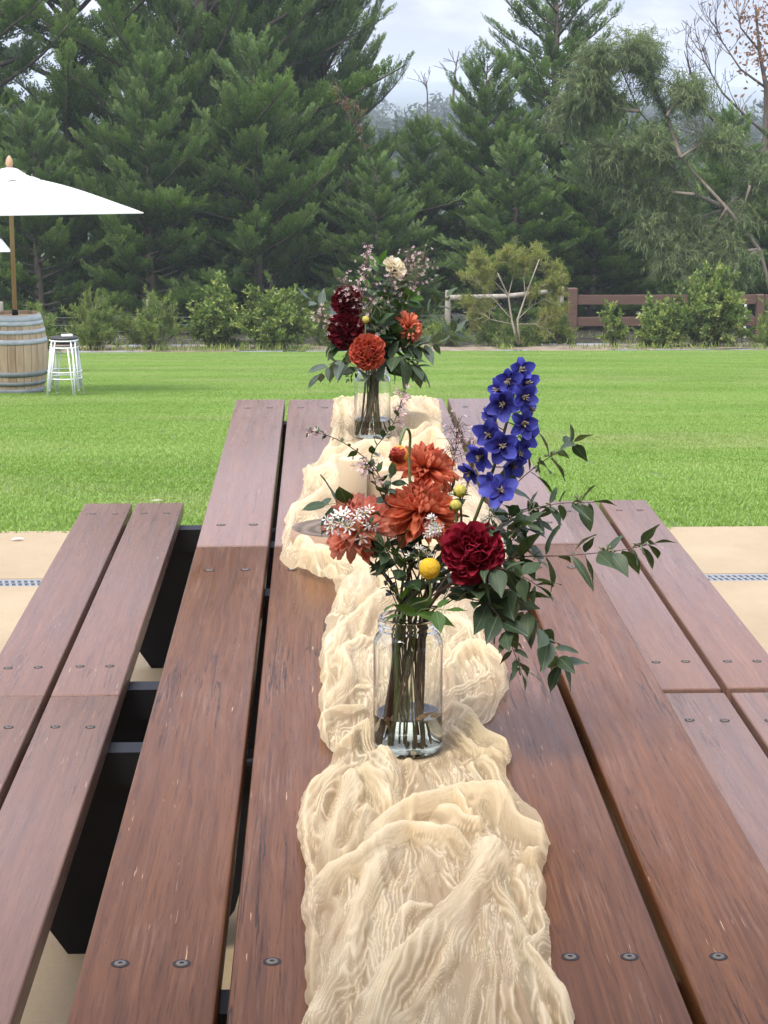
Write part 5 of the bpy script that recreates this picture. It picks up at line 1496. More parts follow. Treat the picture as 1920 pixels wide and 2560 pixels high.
# ------------------------------------------------------------------ plant pieces (templates lie along +x, length 1)
def grid_piece(name, m, wfun, zfun, nx=6, ny=3, twist=0.0, curl=None):
    V, F = [], []
    for i in range(nx + 1):
        u = i / nx; w = wfun(u)
        for j in range(ny + 1):
            v = j / ny * 2 - 1
            x, y, z = u, v * w, zfun(u, v)
            if curl:
                a = curl * u
                rr_ = 1 / curl
                x, z = math.sin(a) * rr_ - z * math.sin(a), (1 - math.cos(a)) * rr_ + z * math.cos(a)
            V.append((x, y, z))
    for i in range(nx):
        for j in range(ny):
            a = i * (ny + 1) + j; F.append((a, a + ny + 1, a + ny + 2, a + 1))
    b = MB(); b.add(V, F); return b.mesh(name, m, True)
def w_leaf(mx, a=.75, b=1.1): return lambda u: max(.004, mx * (math.sin(PI * min(1, u ** a)) ** b))
def leaf_set(nm, m, width, k=3, seed=0):
    rg = random.Random(seed); out = []
    for i in range(k):
        f = rg.uniform(.05, .16); dr = rg.uniform(.1, .5) * rg.choice((1, 1, -1)); wv = rg.uniform(0, 6)
        out.append(grid_piece(nm, m, w_leaf(width * rg.uniform(.85, 1.15)), lambda u, v, f=f, wv=wv: f * abs(v) * width * 2 * math.sin(PI * u) + .02 * math.sin(9 * u + wv) * v, 7, 2, curl=-dr if abs(dr) > .01 else None))
    return out
LV_EUC = leaf_set("leaf", L_EUC, .30, 4, 1)
LV_EUCN = leaf_set("leaf", L_EUC, .12, 3, 2)
LV_GREEN = leaf_set("leaf", L_GREEN, .27, 3, 3)
LV_DARK = leaf_set("leaf", L_DARK, .25, 3, 4)
LV_GREY = leaf_set("leaf", L_GREY, .22, 3, 5)
LV_FADE = leaf_set("leaf", L_FADE, .13, 2, 6)
def pet(m, width, cup, curl, a=.55, notch=0.0):
    return grid_piece("petal", m, lambda u: max(.01, width * (u ** a) * (1 - max(0, u - .72) ** 2 * (9 if notch else 7.5)) ** .5 if (1 - max(0, u - .72) ** 2 * 7.5) > 0 else .01),
                      lambda u, v: cup * v * v * (.35 + .65 * u), 6, 4, curl=curl)
PT = {}
for nm, m in (("crim", P_CRIM), ("dark", P_DARK), ("oran", P_ORAN), ("peach", P_PEACH), ("coral", P_CORAL), ("cream", P_CREAM)):
    if nm in ("oran", "peach"):
        pp_ = lambda w, cup, curl: grid_piece("petal", m, lambda u: max(.006, w * u ** .55 * max(0, 1 - u ** 3.2) ** .6), lambda u, v: cup * v * v * (.4 + .6 * u) - .03 * (1 - abs(v)) , 6, 4, curl=curl)
        PT[nm] = [pp_(.21, .16, .18), pp_(.19, .24, .50), pp_(.22, .12, -.35)]; continue
    PT[nm] = [pet(m, .30, .26, .55), pet(m, .27, .34, .9), pet(m, .33, .18, .25)]
def basis(d, roll=0.0):
    d = Vector(d).normalized()
    r = Vector((0, 0, 1)) if abs(d.z) < .97 else Vector((1, 0, 0))
    y = r.cross(d).normalized(); z = d.cross(y)
    c, s = math.cos(roll), math.sin(roll)
    y2 = y * c + z * s; z2 = z * c - y * s
    return Matrix(((d.x, y2.x, z2.x), (d.y, y2.y, z2.y), (d.z, y2.z, z2.z)))
def put(name, me, parent, p, d, size, roll=0.0, sy=1.0):
    M = Matrix.Translation(Vector(p)) @ basis(d, roll).to_4x4() @ Matrix.Diagonal((size, size * sy, size, 1))
    return obj(name, me, parent, M)
rb_ = random.Random(77)
def curve(pts, n=6):
    P = [Vector(p) for p in pts]; Q = []
    for i in range(len(P) - 1):
        p0, p1, p2, p3 = P[max(i - 1, 0)], P[i], P[i + 1], P[min(i + 2, len(P) - 1)]
        for k in range(n):
            u = k / n
            Q.append(.5 * ((2 * p1) + (p2 - p0) * u + (2 * p0 - 5 * p1 + 4 * p2 - p3) * u * u + (3 * p1 - p0 - 3 * p2 + p3) * u ** 3))
    return Q + [P[-1]]
def jar_stem(J, tip, tipdir, foot, neck, r0=.0030, r1=.0024, belly=.35):
    """stem path from inside the jar foot, through the mouth, up to a bloom"""
    Jb = Vector((J.x, J.y, TH + .004))
    f = Jb + Vector((foot[0], foot[1], .009)); nk = Jb + Vector((neck[0], neck[1], JH - .006))
    tip = Vector(tip); td = Vector(tipdir).normalized()
    d = (tip - nk).length
    mid = nk + (nk - f).normalized() * d * belly * .6
    pre = tip - td * d * .30
    return curve([f, f * .5 + nk * .5, nk, mid * .6 + pre * .4, pre, tip], 5)
class Slots:
    """spread stem feet / necks round the jar"""
    def __init__(s, seed): s.r = random.Random(seed); s.k = 0
    def get(s, lean):
        s.k += 1
        a = lean + s.r.uniform(-.5, .5)
        foot = (-.006 + s.r.uniform(-.031, .031), s.r.uniform(-.027, .027))
        neck = (.003 + s.r.uniform(-.022, .022), s.r.uniform(-.02, .02))
        return foot, neck

def dahlia(name, J, SL, c, face, rad, kind, n, lab, depth=1.0, spread=105, cen=.10, cat="dahlia", group=None, stemm=None, inner=0.0):
    """c bloom centre, face = direction it looks at"""
    c = Vector(c); face = Vector(face).normalized()
    e = empty(name, c, (0, 0, 0), lab, cat, group)
    B = basis(face)
    cm = MB(); NN = 10
    cm.lathe([(.0004, .0), (.10 * rad, .0), (.20 * rad, .04 * rad), (.22 * rad, .12 * rad), (.16 * rad, .20 * rad), (.0004, .24 * rad)], 14)
    rot = B @ Matrix.Rotation(PI / 2, 3, 'Y')
    cen_o = obj("bloom", cm.mesh("bloom", PT[kind][0].materials[0], True), e, (Matrix.Translation(-face * rad * .2) @ rot.to_4x4()))
    inv = cen_o.matrix_basis.inverted()
    for i in range(n):
        t = (i + .5) / n
        th = R(6 + (spread - 6) * t ** .62)
        az = i * 2.39996 + rb_.uniform(-.18, .18)
        L = rad * (.42 + .58 * t ** .5) * rb_.uniform(.9, 1.08) * (1.0 if th < PI / 2 else 1.0)
        side = B @ Vector((0, math.cos(az), math.sin(az)))
        d = face * math.cos(th) * depth + side * math.sin(th)
        d.normalize()
        base = -face * rad * .16 + side * rad * .06 * (t ** .5) + face * rad * .10 * (1 - t)
        # upper surface looks towards the face axis
        M = basis(d)
        zax = (face - d * face.dot(d))
        if zax.length < 1e-3: zax = side * -1
        zax.normalize(); yax = zax.cross(d)
        M = Matrix(((d.x, yax.x, zax.x), (d.y, yax.y, zax.y), (d.z, yax.z, zax.z)))
        me = PT[kind][1 if t < .35 else (0 if rb_.random() < .7 else 2)]
        M4 = inv @ Matrix.Translation(base) @ (M @ Matrix.Rotation(rb_.uniform(-.15, .15), 3, 'X')).to_4x4() @ Matrix.Diagonal((L, L * rb_.uniform(.88, 1.12), L, 1))
        obj("petal", me, cen_o, M4)
    P = jar_stem(J, c - face * rad * .30, face * .5 + Vector((0, 0, .7)), *SL.get(math.atan2(c.y - J.y, c.x - J.x)))
    st = MB(); st.tube([p - c for p in P], [.0031 - .0008 * k / len(P) for k in range(len(P))], 8)
    cal = MB()
    st.build("stem", stemm or M_STEMD, e, True)
    for k in range(3):                                    # green sepals behind the bloom
        a = k * 2.1 + rb_.random(); side = B @ Vector((0, math.cos(a), math.sin(a)))
        put("sepal", LV_GREEN[k], e, -face * rad * .28, side - face * .35, rad * .45, rb_.uniform(0, 6))
    return e

def leafy_branch(name, J, SL, pts, lab, leaves, lsize, npairs, stemm=M_TWIG, r=.0017, cat="eucalyptus", group=None, start=.35, droop=.2, narrow=0.0, buds=0, from_jar=True, face=None, sizevar=.3):
    """pts: world points of the visible branch (from the middle of the bunch outward)"""
    pts = [Vector(p) for p in pts]
    o = pts[-1]
    e = empty(name, o, label=lab, cat=cat, group=group)
    if from_jar:
        P = jar_stem(J, pts[0], pts[1] - pts[0], *SL.get(math.atan2(pts[-1].y - J.y, pts[-1].x - J.x)))
        full = P[:-1] + curve(pts, 5); i0 = len(P) - 1
    else:
        full = curve(pts, 5); i0 = 0
    st = MB(); st.tube([p - o for p in full], [r * (1 - .75 * k / len(full)) for k in range(len(full))], 6); so = st.build("stem", stemm, e, True)
    vis = full[i0:]; m = len(vis) - 1
    for i in range(npairs):
        t = start + (1 - start) * (i + .3) / npairs if False else (i + .5) / npairs
        k = min(int(t * m), m - 1); f = t * m - k
        p = vis[k].lerp(vis[k + 1], f); d = (vis[k + 1] - vis[k]).normalized()
        a0 = i * 1.25 + rb_.uniform(-.5, .5)
        for s in (0, PI):
            if rb_.random() < .08: continue
            B = basis(d, a0 + s)
            sd = B @ Vector((rb_.uniform(.25, .75), 1, 0)) + Vector((0, 0, -droop * rb_.uniform(0, 1.6)))
            sz = lsize * (1.12 - .45 * t) * rb_.uniform(1 - sizevar, 1 + sizevar)
            bank = LV_EUCN if (rb_.random() < narrow) else leaves
            put("leaf", rb_.choice(bank), e, p - o + sd.normalized() * .002, sd, sz * (1.15 if bank is LV_EUCN else 1), rb_.uniform(-.9, .9))
    tipd = (vis[-1] - vis[-2])
    put("leaf", rb_.choice(leaves), e, vis[-1] - o, tipd, lsize * .75, rb_.uniform(-1, 1))
    for i in range(buds):
        t = rb_.uniform(.35, .95); k = int(t * m); p = vis[min(k, m)]
        bb = MB()
        for q in range(6):
            dd = Vector((rb_.gauss(0, 1), rb_.gauss(0, 1), rb_.gauss(0, 1))).normalized()
            bb.tube([(0, 0, 0), dd * .006, dd * .009, dd * .0125], [.0006, .0011, .0017, .0004], 6)
        bb.build("bud_cluster", M_BUD, e, True, loc=p - o)
    return e
M_BUD = noise_mat("eucalyptus_bud", (.14, .15, .09), (.24, .22, .13), 200, .6)

def small_flower(m, npet, width, curl):
    b = MB()
    for k in range(npet):
        a = 2 * PI * k / npet
        V, F = [], []
        for i in range(4):
            u = i / 3; w = width * (u ** .5) * (1 if u < .9 else .55)
            r = .12 + .88 * u; z = curl * u * u
            for v in (-1, 1): V.append((r * math.cos(a) - v * w * math.sin(a), r * math.sin(a) + v * w * math.cos(a), z))
        for i in range(3): F.append((2 * i, 2 * i + 2, 2 * i + 3, 2 * i + 1))
        b.add(V, F, 0)
    b.lathe([(.20, .0), (.17, .10), (.0005, .14)], 8, m=1)
    return b.mesh("flower", [m, M_YELG], True)
FL_WHITE = [small_flower(P_WHITE, 6, .17, .2), small_flower(P_WHITE, 5, .22, .35)]
FL_PINK = [small_flower(P_PINK, 5, .30, .45), small_flower(P_PINK, 5, .26, .8)]
def sprig(name, J, SL, pts, lab, nfl, fsize, flowers, spread, r=.0013, leaves=None, nleaf=0, lsize=.012, cat="flower sprig", group=None, stemm=M_STEM, tops=.35, from_jar=True):
    """branched stem with small flowers toward its end"""
    pts = [Vector(p) for p in pts]; o = pts[-1]
    e = empty(name, o, label=lab, cat=cat, group=group)
    if from_jar:
        P = jar_stem(J, pts[0], pts[1] - pts[0], *SL.get(math.atan2(pts[-1].y - J.y, pts[-1].x - J.x)))
        full = P[:-1] + curve(pts, 5); i0 = len(P) - 1
    else: full = curve(pts, 5); i0 = 0
    st = MB(); st.tube([p - o for p in full], [r * (1.2 - .75 * k / len(full)) for k in range(len(full))], 6)
    vis = full[i0:]; m = len(vis) - 1
    fl = []
    for i in range(nfl):
        t = tops + (1 - tops) * (i + rb_.random()) / nfl
        k = min(int(t * m), m); p = vis[k]; d = (vis[min(k + 1, m)] - vis[max(k - 1, 0)]).normalized()
        q = p + Vector((rb_.gauss(0, 1), rb_.gauss(0, 1), rb_.gauss(0, 1) + .35)).normalized() * spread * rb_.uniform(.35, 1) * (1.15 - .5 * t)
        mid = p.lerp(q, .55) + d * spread * .2
        st.tube([p - o, mid - o, q - o], [r * .5, r * .42, r * .32], 4, cap=False)
        fl.append((q, (q - p).normalized()))
    st.build("stem", stemm, e, True)
    for q, d in fl:
        rot = basis(d + Vector((0, -.5, .25)), rb_.uniform(0, 6)) @ Matrix.Rotation(PI / 2, 3, 'Y')
        obj("flower", rb_.choice(flowers), e, Matrix.Translation(q - o) @ rot.to_4x4() @ Matrix.Scale(fsize * rb_.uniform(.7, 1.2), 4))
    for i in range(nleaf):
        t = (i + rb_.random()) / nleaf; k = min(int(t * m), m - 1); p = vis[k]
        d = (vis[k + 1] - vis[k]).normalized(); sd = basis(d, rb_.uniform(0, 6)) @ Vector((.6, 1, 0))
        put("leaf", rb_.choice(leaves), e, p - o, sd, lsize * rb_.uniform(.6, 1.3), rb_.uniform(-1, 1))
    return e

def delphinium(name, J, SL, pts, florets, lab):
    pts = [Vector(p) for p in pts]; o = pts[-1]
    e = empty(name, o, label=lab, cat="delphinium")
    P = jar_stem(J, pts[0], pts[1] - pts[0], *SL.get(.5))
    full = P[:-1] + curve(pts, 5)
    st = MB(); st.tube([p - o for p in full], [.0036 - .002 * k / len(full) for k in range(len(full))], 8)
    sep = [grid_piece("sepal", P_BLUE, lambda u: .42 * (math.sin(PI * min(1, .12 + .80 * u ** .8)) ** .7), lambda u, v: .10 * v * v + .05 * math.sin(7 * v + 3 * u), 5, 4, curl=c) for c in (.35, .75, -.3)]
    for (p, face, r) in florets:
        p = Vector(p); face = Vector(face).normalized(); B = basis(face)
        # nearest stem point -> pedicel
        q = min(full[-22:], key=lambda s_: (s_ - (p - Vector((0, 0, .012)))).length)
        st.tube([q - o, q.lerp(p, .5) - o + Vector((0, 0, -.003)), p - face * .006 - o], .0009, 5, cap=False)
        fo = MB(); fo.lathe([(.0004, .0), (.0025, .001), (.0034, .004), (.0022, .0065), (.0004, .007)], 10)
        ey = obj("floret", fo.mesh("floret", M_EYE, True), e, Matrix.Translation(p - o) @ (B @ Matrix.Rotation(PI / 2, 3, 'Y')).to_4x4())
        inv = ey.matrix_basis.inverted()
        a0 = rb_.uniform(0, 6)
        for k in range(5):
            a = a0 + k * 2 * PI / 5; side = B @ Vector((0, math.cos(a), math.sin(a)))
            d = (side + face * rb_.uniform(.0, .35)).normalized()
            z = (face - d * face.dot(d)).normalized(); y = z.cross(d)
            M = Matrix(((d.x, y.x, z.x), (d.y, y.y, z.y), (d.z, y.z, z.z)))
            obj("sepal", rb_.choice(sep), ey, inv @ Matrix.Translation(p - o + side * .0015) @ M.to_4x4() @ Matrix.Scale(r * rb_.uniform(.88, 1.12), 4))
        sm_ = MB()
        for k in range(9):
            dd = Vector((rb_.uniform(-.5, .5), rb_.uniform(-.5, .5), 1)).normalized()
            sm_.tube([(0, 0, .004), dd * .011], .0006, 4); 
        obj("stamens", sm_.mesh("stamens", M_STAMEN, True), ey)
    st.build("stem", M_STEM, e, True)
    return e
# ================================================================== near bouquet
S1 = Slots(5)
Y1 = JAR1.y
def n1(px, py, dy=0.0): return at(px, py, y=Y1 + dy)
G_D1 = "dahlias in the nearer jar"
dahlia("dahlia", JAR1, S1, n1(1022, 1196, -.045), (.10, -1, .22), .0415, "crim", 120, "large deep crimson dahlia, lowest and rightmost bloom of the nearer bouquet", .95, 112, group=G_D1)
dahlia("dahlia", JAR1, S1, n1(912, 1092, .005), (.05, -.60, .85), .052, "oran", 100, "orange dahlia with drooping petals in the middle of the nearer bouquet", .85, 128, group=G_D1)
dahlia("dahlia", JAR1, S1, n1(922, 1003, .055), (.25, -.40, .9), .044, "oran", 90, "orange dahlia behind the red strawflower, topmost orange bloom of the nearer bouquet", .8, 112, group=G_D1)
dahlia("dahlia", JAR1, S1, n1(768, 1128, .0), (-.30, -.60, .70), .051, "peach", 100, "peach orange dahlia with white asters in front, at the left of the nearer bouquet", .85, 124, group=G_D1)
# strawflower bud on a bent stem
def strawflower(J, SL, c, face, r, lab):
    c = Vector(c); face = Vector(face).normalized()
    e = empty("strawflower", c, label=lab, cat="strawflower")
    br_ = [grid_piece("bract", P_STRAW, lambda u: .26 * math.sin(PI * min(1, .15 + .8 * u)) ** .8, lambda u, v: .12 * v * v, 5, 2, curl=c_) for c_ in (1.1, .8)]
    B = basis(face)
    for i in range(46):
        t = (i + .5) / 46; th = R(8 + 95 * t ** .7); az = i * 2.4
        side = B @ Vector((0, math.cos(az), math.sin(az))); d = (face * math.cos(th) + side * math.sin(th)).normalized()
        b0 = d * r * .55 - face * r * .3
        dd = (d * .35 + face * .9).normalized(); z = (-d + dd * d.dot(dd)); z.normalize(); y = z.cross(dd)
        M = Matrix(((dd.x, y.x, z.x), (dd.y, y.y, z.y), (dd.z, y.z, z.z)))
        obj("bract", br_[i % 2], e, Matrix.Translation(b0) @ M.to_4x4() @ Matrix.Scale(r * rb_.uniform(.7, .95), 4))
    b = MB(); b.lathe([(.0004, -r * .5), (r * .5, -r * .35), (r * .66, 0), (r * .5, r * .38), (.0004, r * .5)], 16)
    obj("head", b.mesh("head", P_STRAW, True), e, (B @ Matrix.Rotation(PI / 2, 3, 'Y')).to_4x4())
    return e
cS = n1(862, 984, -.01)
eS = strawflower(JAR1, S1, cS, (-.35, -.75, .15), .0205, "dark red strawflower with an orange heart on a bent stem")
PS = jar_stem(JAR1, n1(886, 1060, .02), (.0, .2, 1), *S1.get(2.6))
PSb = PS[:-1] + curve([n1(886, 1060, .02), n1(884, 990, .03), n1(886, 940, .025), n1(876, 926, .012), n1(866, 950, .0), n1(863, 975, -.004)], 5)
b = MB(); b.tube([p - cS for p in PSb], .0019, 7); b.build("stem", M_STEM, eS, True)
# billy buttons
def button(c, r, m, lab, SL=S1, J=JAR1, calyx=False, group=None, stemm=M_STEM):
    c = Vector(c)
    e = empty("billy_button", c, label=lab, cat="billy button", group=group)
    bm = bmesh.new(); bmesh.ops.create_icosphere(bm, subdivisions=4, radius=r)
    for v in bm.verts:
        n = v.co.normalized(); k = mnoise.noise(n * 13) * .05 + (abs(mnoise.noise(n * 34)) - .2) * .10
        v.co *= 1 + k
    me = bpy.data.meshes.new("head"); bm.to_mesh(me); bm.free(); me.materials.append(m); me.polygons.foreach_set('use_smooth', [True] * len(me.polygons))
    obj("head", me, e)
    P = jar_stem(J, c + Vector((0, 0, -r * .9)), (.0, .0, 1), *SL.get(math.atan2(c.y - J.y, c.x - J.x)))
    b = MB(); b.tube([p - c for p in P], .0017, 7); b.build("stem", stemm, e, True)
    if calyx:
        for k in range(5):
            a = k * 1.256; put("sepal", LV_GREEN[k % 3], e, Vector((math.cos(a) * r * .5, math.sin(a) * r * .5, -r * .75)), (math.cos(a) * .7, math.sin(a) * .7, .7), r * 1.3, rb_.uniform(-1, 1))
    return e
button(n1(928, 1228, -.055), .0138, M_YEL, "round mustard yellow billy button left of the crimson dahlia")
button(n1(994, 1061, .0), .0085, M_YELG, "small pale yellow bud, upper of the two beside the orange dahlia", calyx=True, group="yellow buds")
button(n1(984, 1092, -.01), .0078, M_YELG, "small greenish yellow bud, lower of the two beside the orange dahlia", calyx=True, group="yellow buds")
# delphinium
flo = []
for (px, py, dy, fx, fy, fz, r) in [(1126,800,.03,.25,-1,.25,.0165),(1100,822,.02,-.35,-1,.1,.018),(1135,828,.025,.6,-.8,.1,.017),(1080,843,.03,-.8,-.6,0,.0165),(1130,858,.01,.35,-1,.05,.0195),(1088,872,.01,-.25,-1,-.05,.0215),
                                (1115,842,.05,.1,.4,.6,.017),(1140,882,.03,.8,-.6,-.15,.017),(1062,905,.03,-.85,-.5,-.2,.018),(1128,915,.0,.45,-.9,.05,.0195),(1133,942,.02,.7,-.7,0,.019),(1058,940,.01,-.45,-.9,.05,.021),
                                (1085,962,-.005,-.05,-1,.0,.0235),(1118,975,.015,.5,-.7,-.2,.020),(1042,985,.02,-.7,-.6,-.25,.020),(1105,1000,.02,.3,-.6,-.5,.019),(1020,1018,.03,-.7,-.4,-.4,.018),(1082,1062,-.015,-.15,-.8,.45,.0235),(1062,1046,.0,-.6,-.7,.1,.018)]:
    flo.append((n1(px, py, dy), (fx, fy, fz), r * 1.06))
delphinium("delphinium", JAR1, S1, [n1(1015, 1150, .03), n1(1060, 1030, .025), n1(1090, 930, .025), n1(1112, 840, .025), n1(1126, 792, .03)], flo, "tall deep blue delphinium spike, highest flower of the nearer bouquet")
# eucalyptus
G_E1 = "eucalyptus branches in the nearer jar"
leafy_branch("eucalyptus_branch", JAR1, S1, [n1(1005, 1235, .0), n1(1110, 1205, -.01), n1(1220, 1200, -.02), n1(1330, 1190, -.03), n1(1408, 1175, -.035)], "longest eucalyptus branch, reaching out to the right over the seat", LV_EUC, .045, 16, narrow=.28, buds=5, group=G_E1)
leafy_branch("eucalyptus_branch", JAR1, S1, [n1(1010, 1270, -.02), n1(1085, 1270, -.035), n1(1150, 1330, -.05), n1(1190, 1390, -.06), n1(1215, 1440, -.06)], "drooping eucalyptus branch with broad leaves hanging lowest at the right", LV_EUC, .050, 12, narrow=.08, group=G_E1, sizevar=.22)
leafy_branch("eucalyptus_branch", JAR1, S1, [n1(1000, 1290, -.02), n1(1060, 1310, -.05), n1(1095, 1370, -.07), n1(1125, 1450, -.08)], "short drooping eucalyptus branch just right of the jar mouth", LV_EUC, .041, 12, narrow=.15, buds=2, group=G_E1)
leafy_branch("eucalyptus_branch", JAR1, S1, [n1(1040, 1180, .02), n1(1100, 1120, .03), n1(1190, 1090, .03), n1(1280, 1085, .03)], "eucalyptus branch below the delphinium, its tip over the lawn edge", LV_EUC, .043, 13, narrow=.35, buds=4, group=G_E1)
leafy_branch("eucalyptus_branch", JAR1, S1, [n1(1060, 1120, .04), n1(1120, 1040, .05), n1(1190, 985, .05), n1(1238, 955, .05)], "eucalyptus branch rising to the upper right against the lawn", LV_EUC, .039, 10, narrow=.25, buds=2, group=G_E1)
leafy_branch("eucalyptus_branch", JAR1, S1, [n1(1000, 1210, .05), n1(1090, 1180, .06), n1(1130, 1140, .06), n1(1160, 1120, .06)], "short eucalyptus branch tucked behind the crimson dahlia", LV_EUC, .045, 10, narrow=.15, group=G_E1)
leafy_branch("eucalyptus_branch", JAR1, S1, [n1(985, 1290, .02), n1(1040, 1260, .03), n1(1090, 1290, .02), n1(1130, 1350, .02)], "eucalyptus branch drooping behind the lowest hanging one", LV_EUC, .043, 10, narrow=.1, group=G_E1)
leafy_branch("eucalyptus_branch", JAR1, S1, [n1(1000, 1240, -.03), n1(1060, 1225, -.05), n1(1120, 1240, -.06), n1(1160, 1265, -.06)], "short bushy eucalyptus tip just right of the crimson dahlia", LV_EUC, .040, 9, narrow=.1, group=G_E1)
leafy_branch("eucalyptus_branch", JAR1, S1, [n1(1030, 1150, .0), n1(1075, 1140, -.01), n1(1110, 1150, -.02), n1(1140, 1130, -.02)], "bushy eucalyptus tip between the blue spike and the crimson dahlia", LV_EUC, .038, 9, narrow=.2, buds=2, group=G_E1)
# greenery round the middle and the jar mouth
G_L1 = "leafy stems in the nearer jar"
def leaf_stem(pts, leaves, lsize, n, lab, J=JAR1, SL=S1, grp=G_L1, stemm=M_STEM, **kw):
    return leafy_branch("leafy_stem", J, SL, pts, lab, leaves, lsize, n, stemm, .0013, "greenery", grp, **kw)
leaf_stem([n1(890, 1350, -.02), n1(905, 1320, -.05), n1(935, 1315, -.07), n1(960, 1318, -.075)], LV_GREEN, .040, 2, "bright green leaves at the front of the jar mouth")
leaf_stem([n1(870, 1340, -.01), n1(868, 1310, -.03), n1(862, 1290, -.045)], LV_GREEN, .036, 2, "bright green leaves just above the left of the jar mouth")
leaf_stem([n1(830, 1200, .0), n1(790, 1120, .02), n1(740, 1090, .02), n1(705, 1090, .02)], LV_DARK, .046, 6, "dark broad leaves at the far left of the nearer bouquet", droop=0)
leaf_stem([n1(900, 1220, .02), n1(840, 1100, .04), n1(845, 1030, .04)], LV_DARK, .032, 11, "dark leafy stem behind the left orange blooms")
leaf_stem([n1(930, 1230, .03), n1(960, 1130, .05), n1(975, 1060, .05)], LV_DARK, .034, 11, "dark leafy stem behind the yellow buds")
leaf_stem([n1(880, 1260, -.01), n1(850, 1200, -.02), n1(820, 1190, -.03)], LV_DARK, .034, 10, "dark leaves under the peach dahlia")
leaf_stem([n1(920, 1280, .0), n1(900, 1200, .0), n1(890, 1150, .0)], LV_DARK, .032, 11, "dark leaves in the shadowed heart of the nearer bouquet")
leaf_stem([n1(960, 1290, .01), n1(990, 1240, .03), n1(1020, 1240, .02)], LV_DARK, .039, 10, "dark leaves under the crimson dahlia")
leaf_stem([n1(850, 1290, .01), n1(828, 1240, .0), n1(812, 1225, .0)], LV_DARK, .014, 7, "small leaved stem at the left above the jar", stemm=M_STEMD)
leaf_stem([n1(880, 1330, .02), n1(845, 1270, .02), n1(835, 1200, .02), n1(830, 1150, .02)], LV_DARK, .016, 9, "upright small leaved reddish stem left of centre", stemm=M_STEMD)
# sprigs
G_S1 = "fine sprigs in the nearer jar"
sprig("twig_sprig", JAR1, S1, [n1(850, 1130, .02), n1(815, 1020, .03), n1(740, 955, .04), n1(662, 928, .05)], "thin bare twig with tiny leaves reaching far left", 7, .0035, FL_PINK, .008, .0012, LV_DARK, 26, .013, group=G_S1, stemm=M_STEMD, tops=.85)
sprig("twig_sprig", JAR1, S1, [n1(850, 1120, .03), n1(800, 1000, .04), n1(850, 915, .06), n1(876, 838, .075)], "thin twig with pale pink flowers rising in front of the farther jar", 20, .0052, FL_PINK, .017, .0012, LV_DARK, 16, .015, group=G_S1, stemm=M_STEMD, tops=.72)
sprig("aster_sprig", JAR1, S1, [n1(840, 1190, -.03), n1(790, 1150, -.05), n1(745, 1130, -.055), n1(728, 1125, -.06)], "cluster of small white asters in front of the peach dahlia", 24, .0075, FL_WHITE, .026, .0012, LV_DARK, 6, .014, group=G_S1, tops=.45)
sprig("aster_sprig", JAR1, S1, [n1(830, 1180, -.03), n1(800, 1130, -.05), n1(785, 1105, -.055)], "few white asters right of the peach dahlia's centre", 6, .0075, FL_WHITE, .024, .0011, LV_DARK, 6, .012, group=G_S1, tops=.5)
sprig("umbel_sprig", JAR1, S1, [n1(915, 1230, -.02), n1(928, 1170, -.045), n1(938, 1128, -.05)], "white umbel of tiny florets under the middle orange dahlia", 30, .0052, FL_WHITE, .021, .0011, group=G_S1, tops=.72)
sprig("umbel_sprig", JAR1, S1, [n1(905, 1270, -.02), n1(905, 1220, -.035), n1(908, 1190, -.04)], "small white umbel left of the mustard billy button", 16, .0045, FL_WHITE, .022, .0010, group=G_S1, tops=.7)
sprig("umbel_sprig", JAR1, S1, [n1(990, 1180, .0), n1(1040, 1130, -.01), n1(1062, 1112, -.015)], "small greenish white umbel under the lowest blue floret", 14, .0042, FL_WHITE, .018, .0010, group=G_S1, tops=.65)
sprig("aster_sprig", JAR1, S1, [n1(870, 1180, .03), n1(830, 1060, .03), n1(800, 1010, .03), n1(795, 1000, .03)], "loose pale pink aster sprig left of the strawflower", 14, .0062, FL_PINK, .026, .0012, LV_DARK, 12, .014, group=G_S1, tops=.55)
sprig("wax_sprig", JAR1, S1, [n1(960, 1150, .05), n1(975, 1030, .06), n1(985, 960, .06), n1(988, 910, .06)], "airy brownish sprig of tiny buds left of the delphinium", 54, .0030, FL_PINK, .034, .0011, group=G_S1, stemm=M_TWIG, tops=.5)
sprig("wax_sprig", JAR1, S1, [n1(970, 1150, .05), n1(1005, 1060, .055), n1(1020, 990, .055), n1(1012, 960, .055)], "airy brownish sprig of tiny buds close against the delphinium", 44, .0030, FL_PINK, .028, .0012, group=G_S1, stemm=M_TWIG, tops=.4)
# faded leaves standing in the near jar's water
jl = Vector((JAR1.x, JAR1.y, TH + .004))
for (dx, dy, dz, d, s, l) in [(-.034, -.012, .052, (.5, -.3, -.9), .030, "faded leaf leaning inside the left of the near jar"), (.006, -.030, .046, (1, .1, .6), .034, "faded curled leaf floating at the water line of the near jar"), (.026, -.020, .048, (1, .3, .3), .026, "faded leaf floating at the right inside the near jar")]:
    o = put("faded_leaf", LV_FADE[0], None, jl + Vector((dx, dy, dz)), d, s, .6); setp(o, l, "leaf", "faded leaves in the near jar")

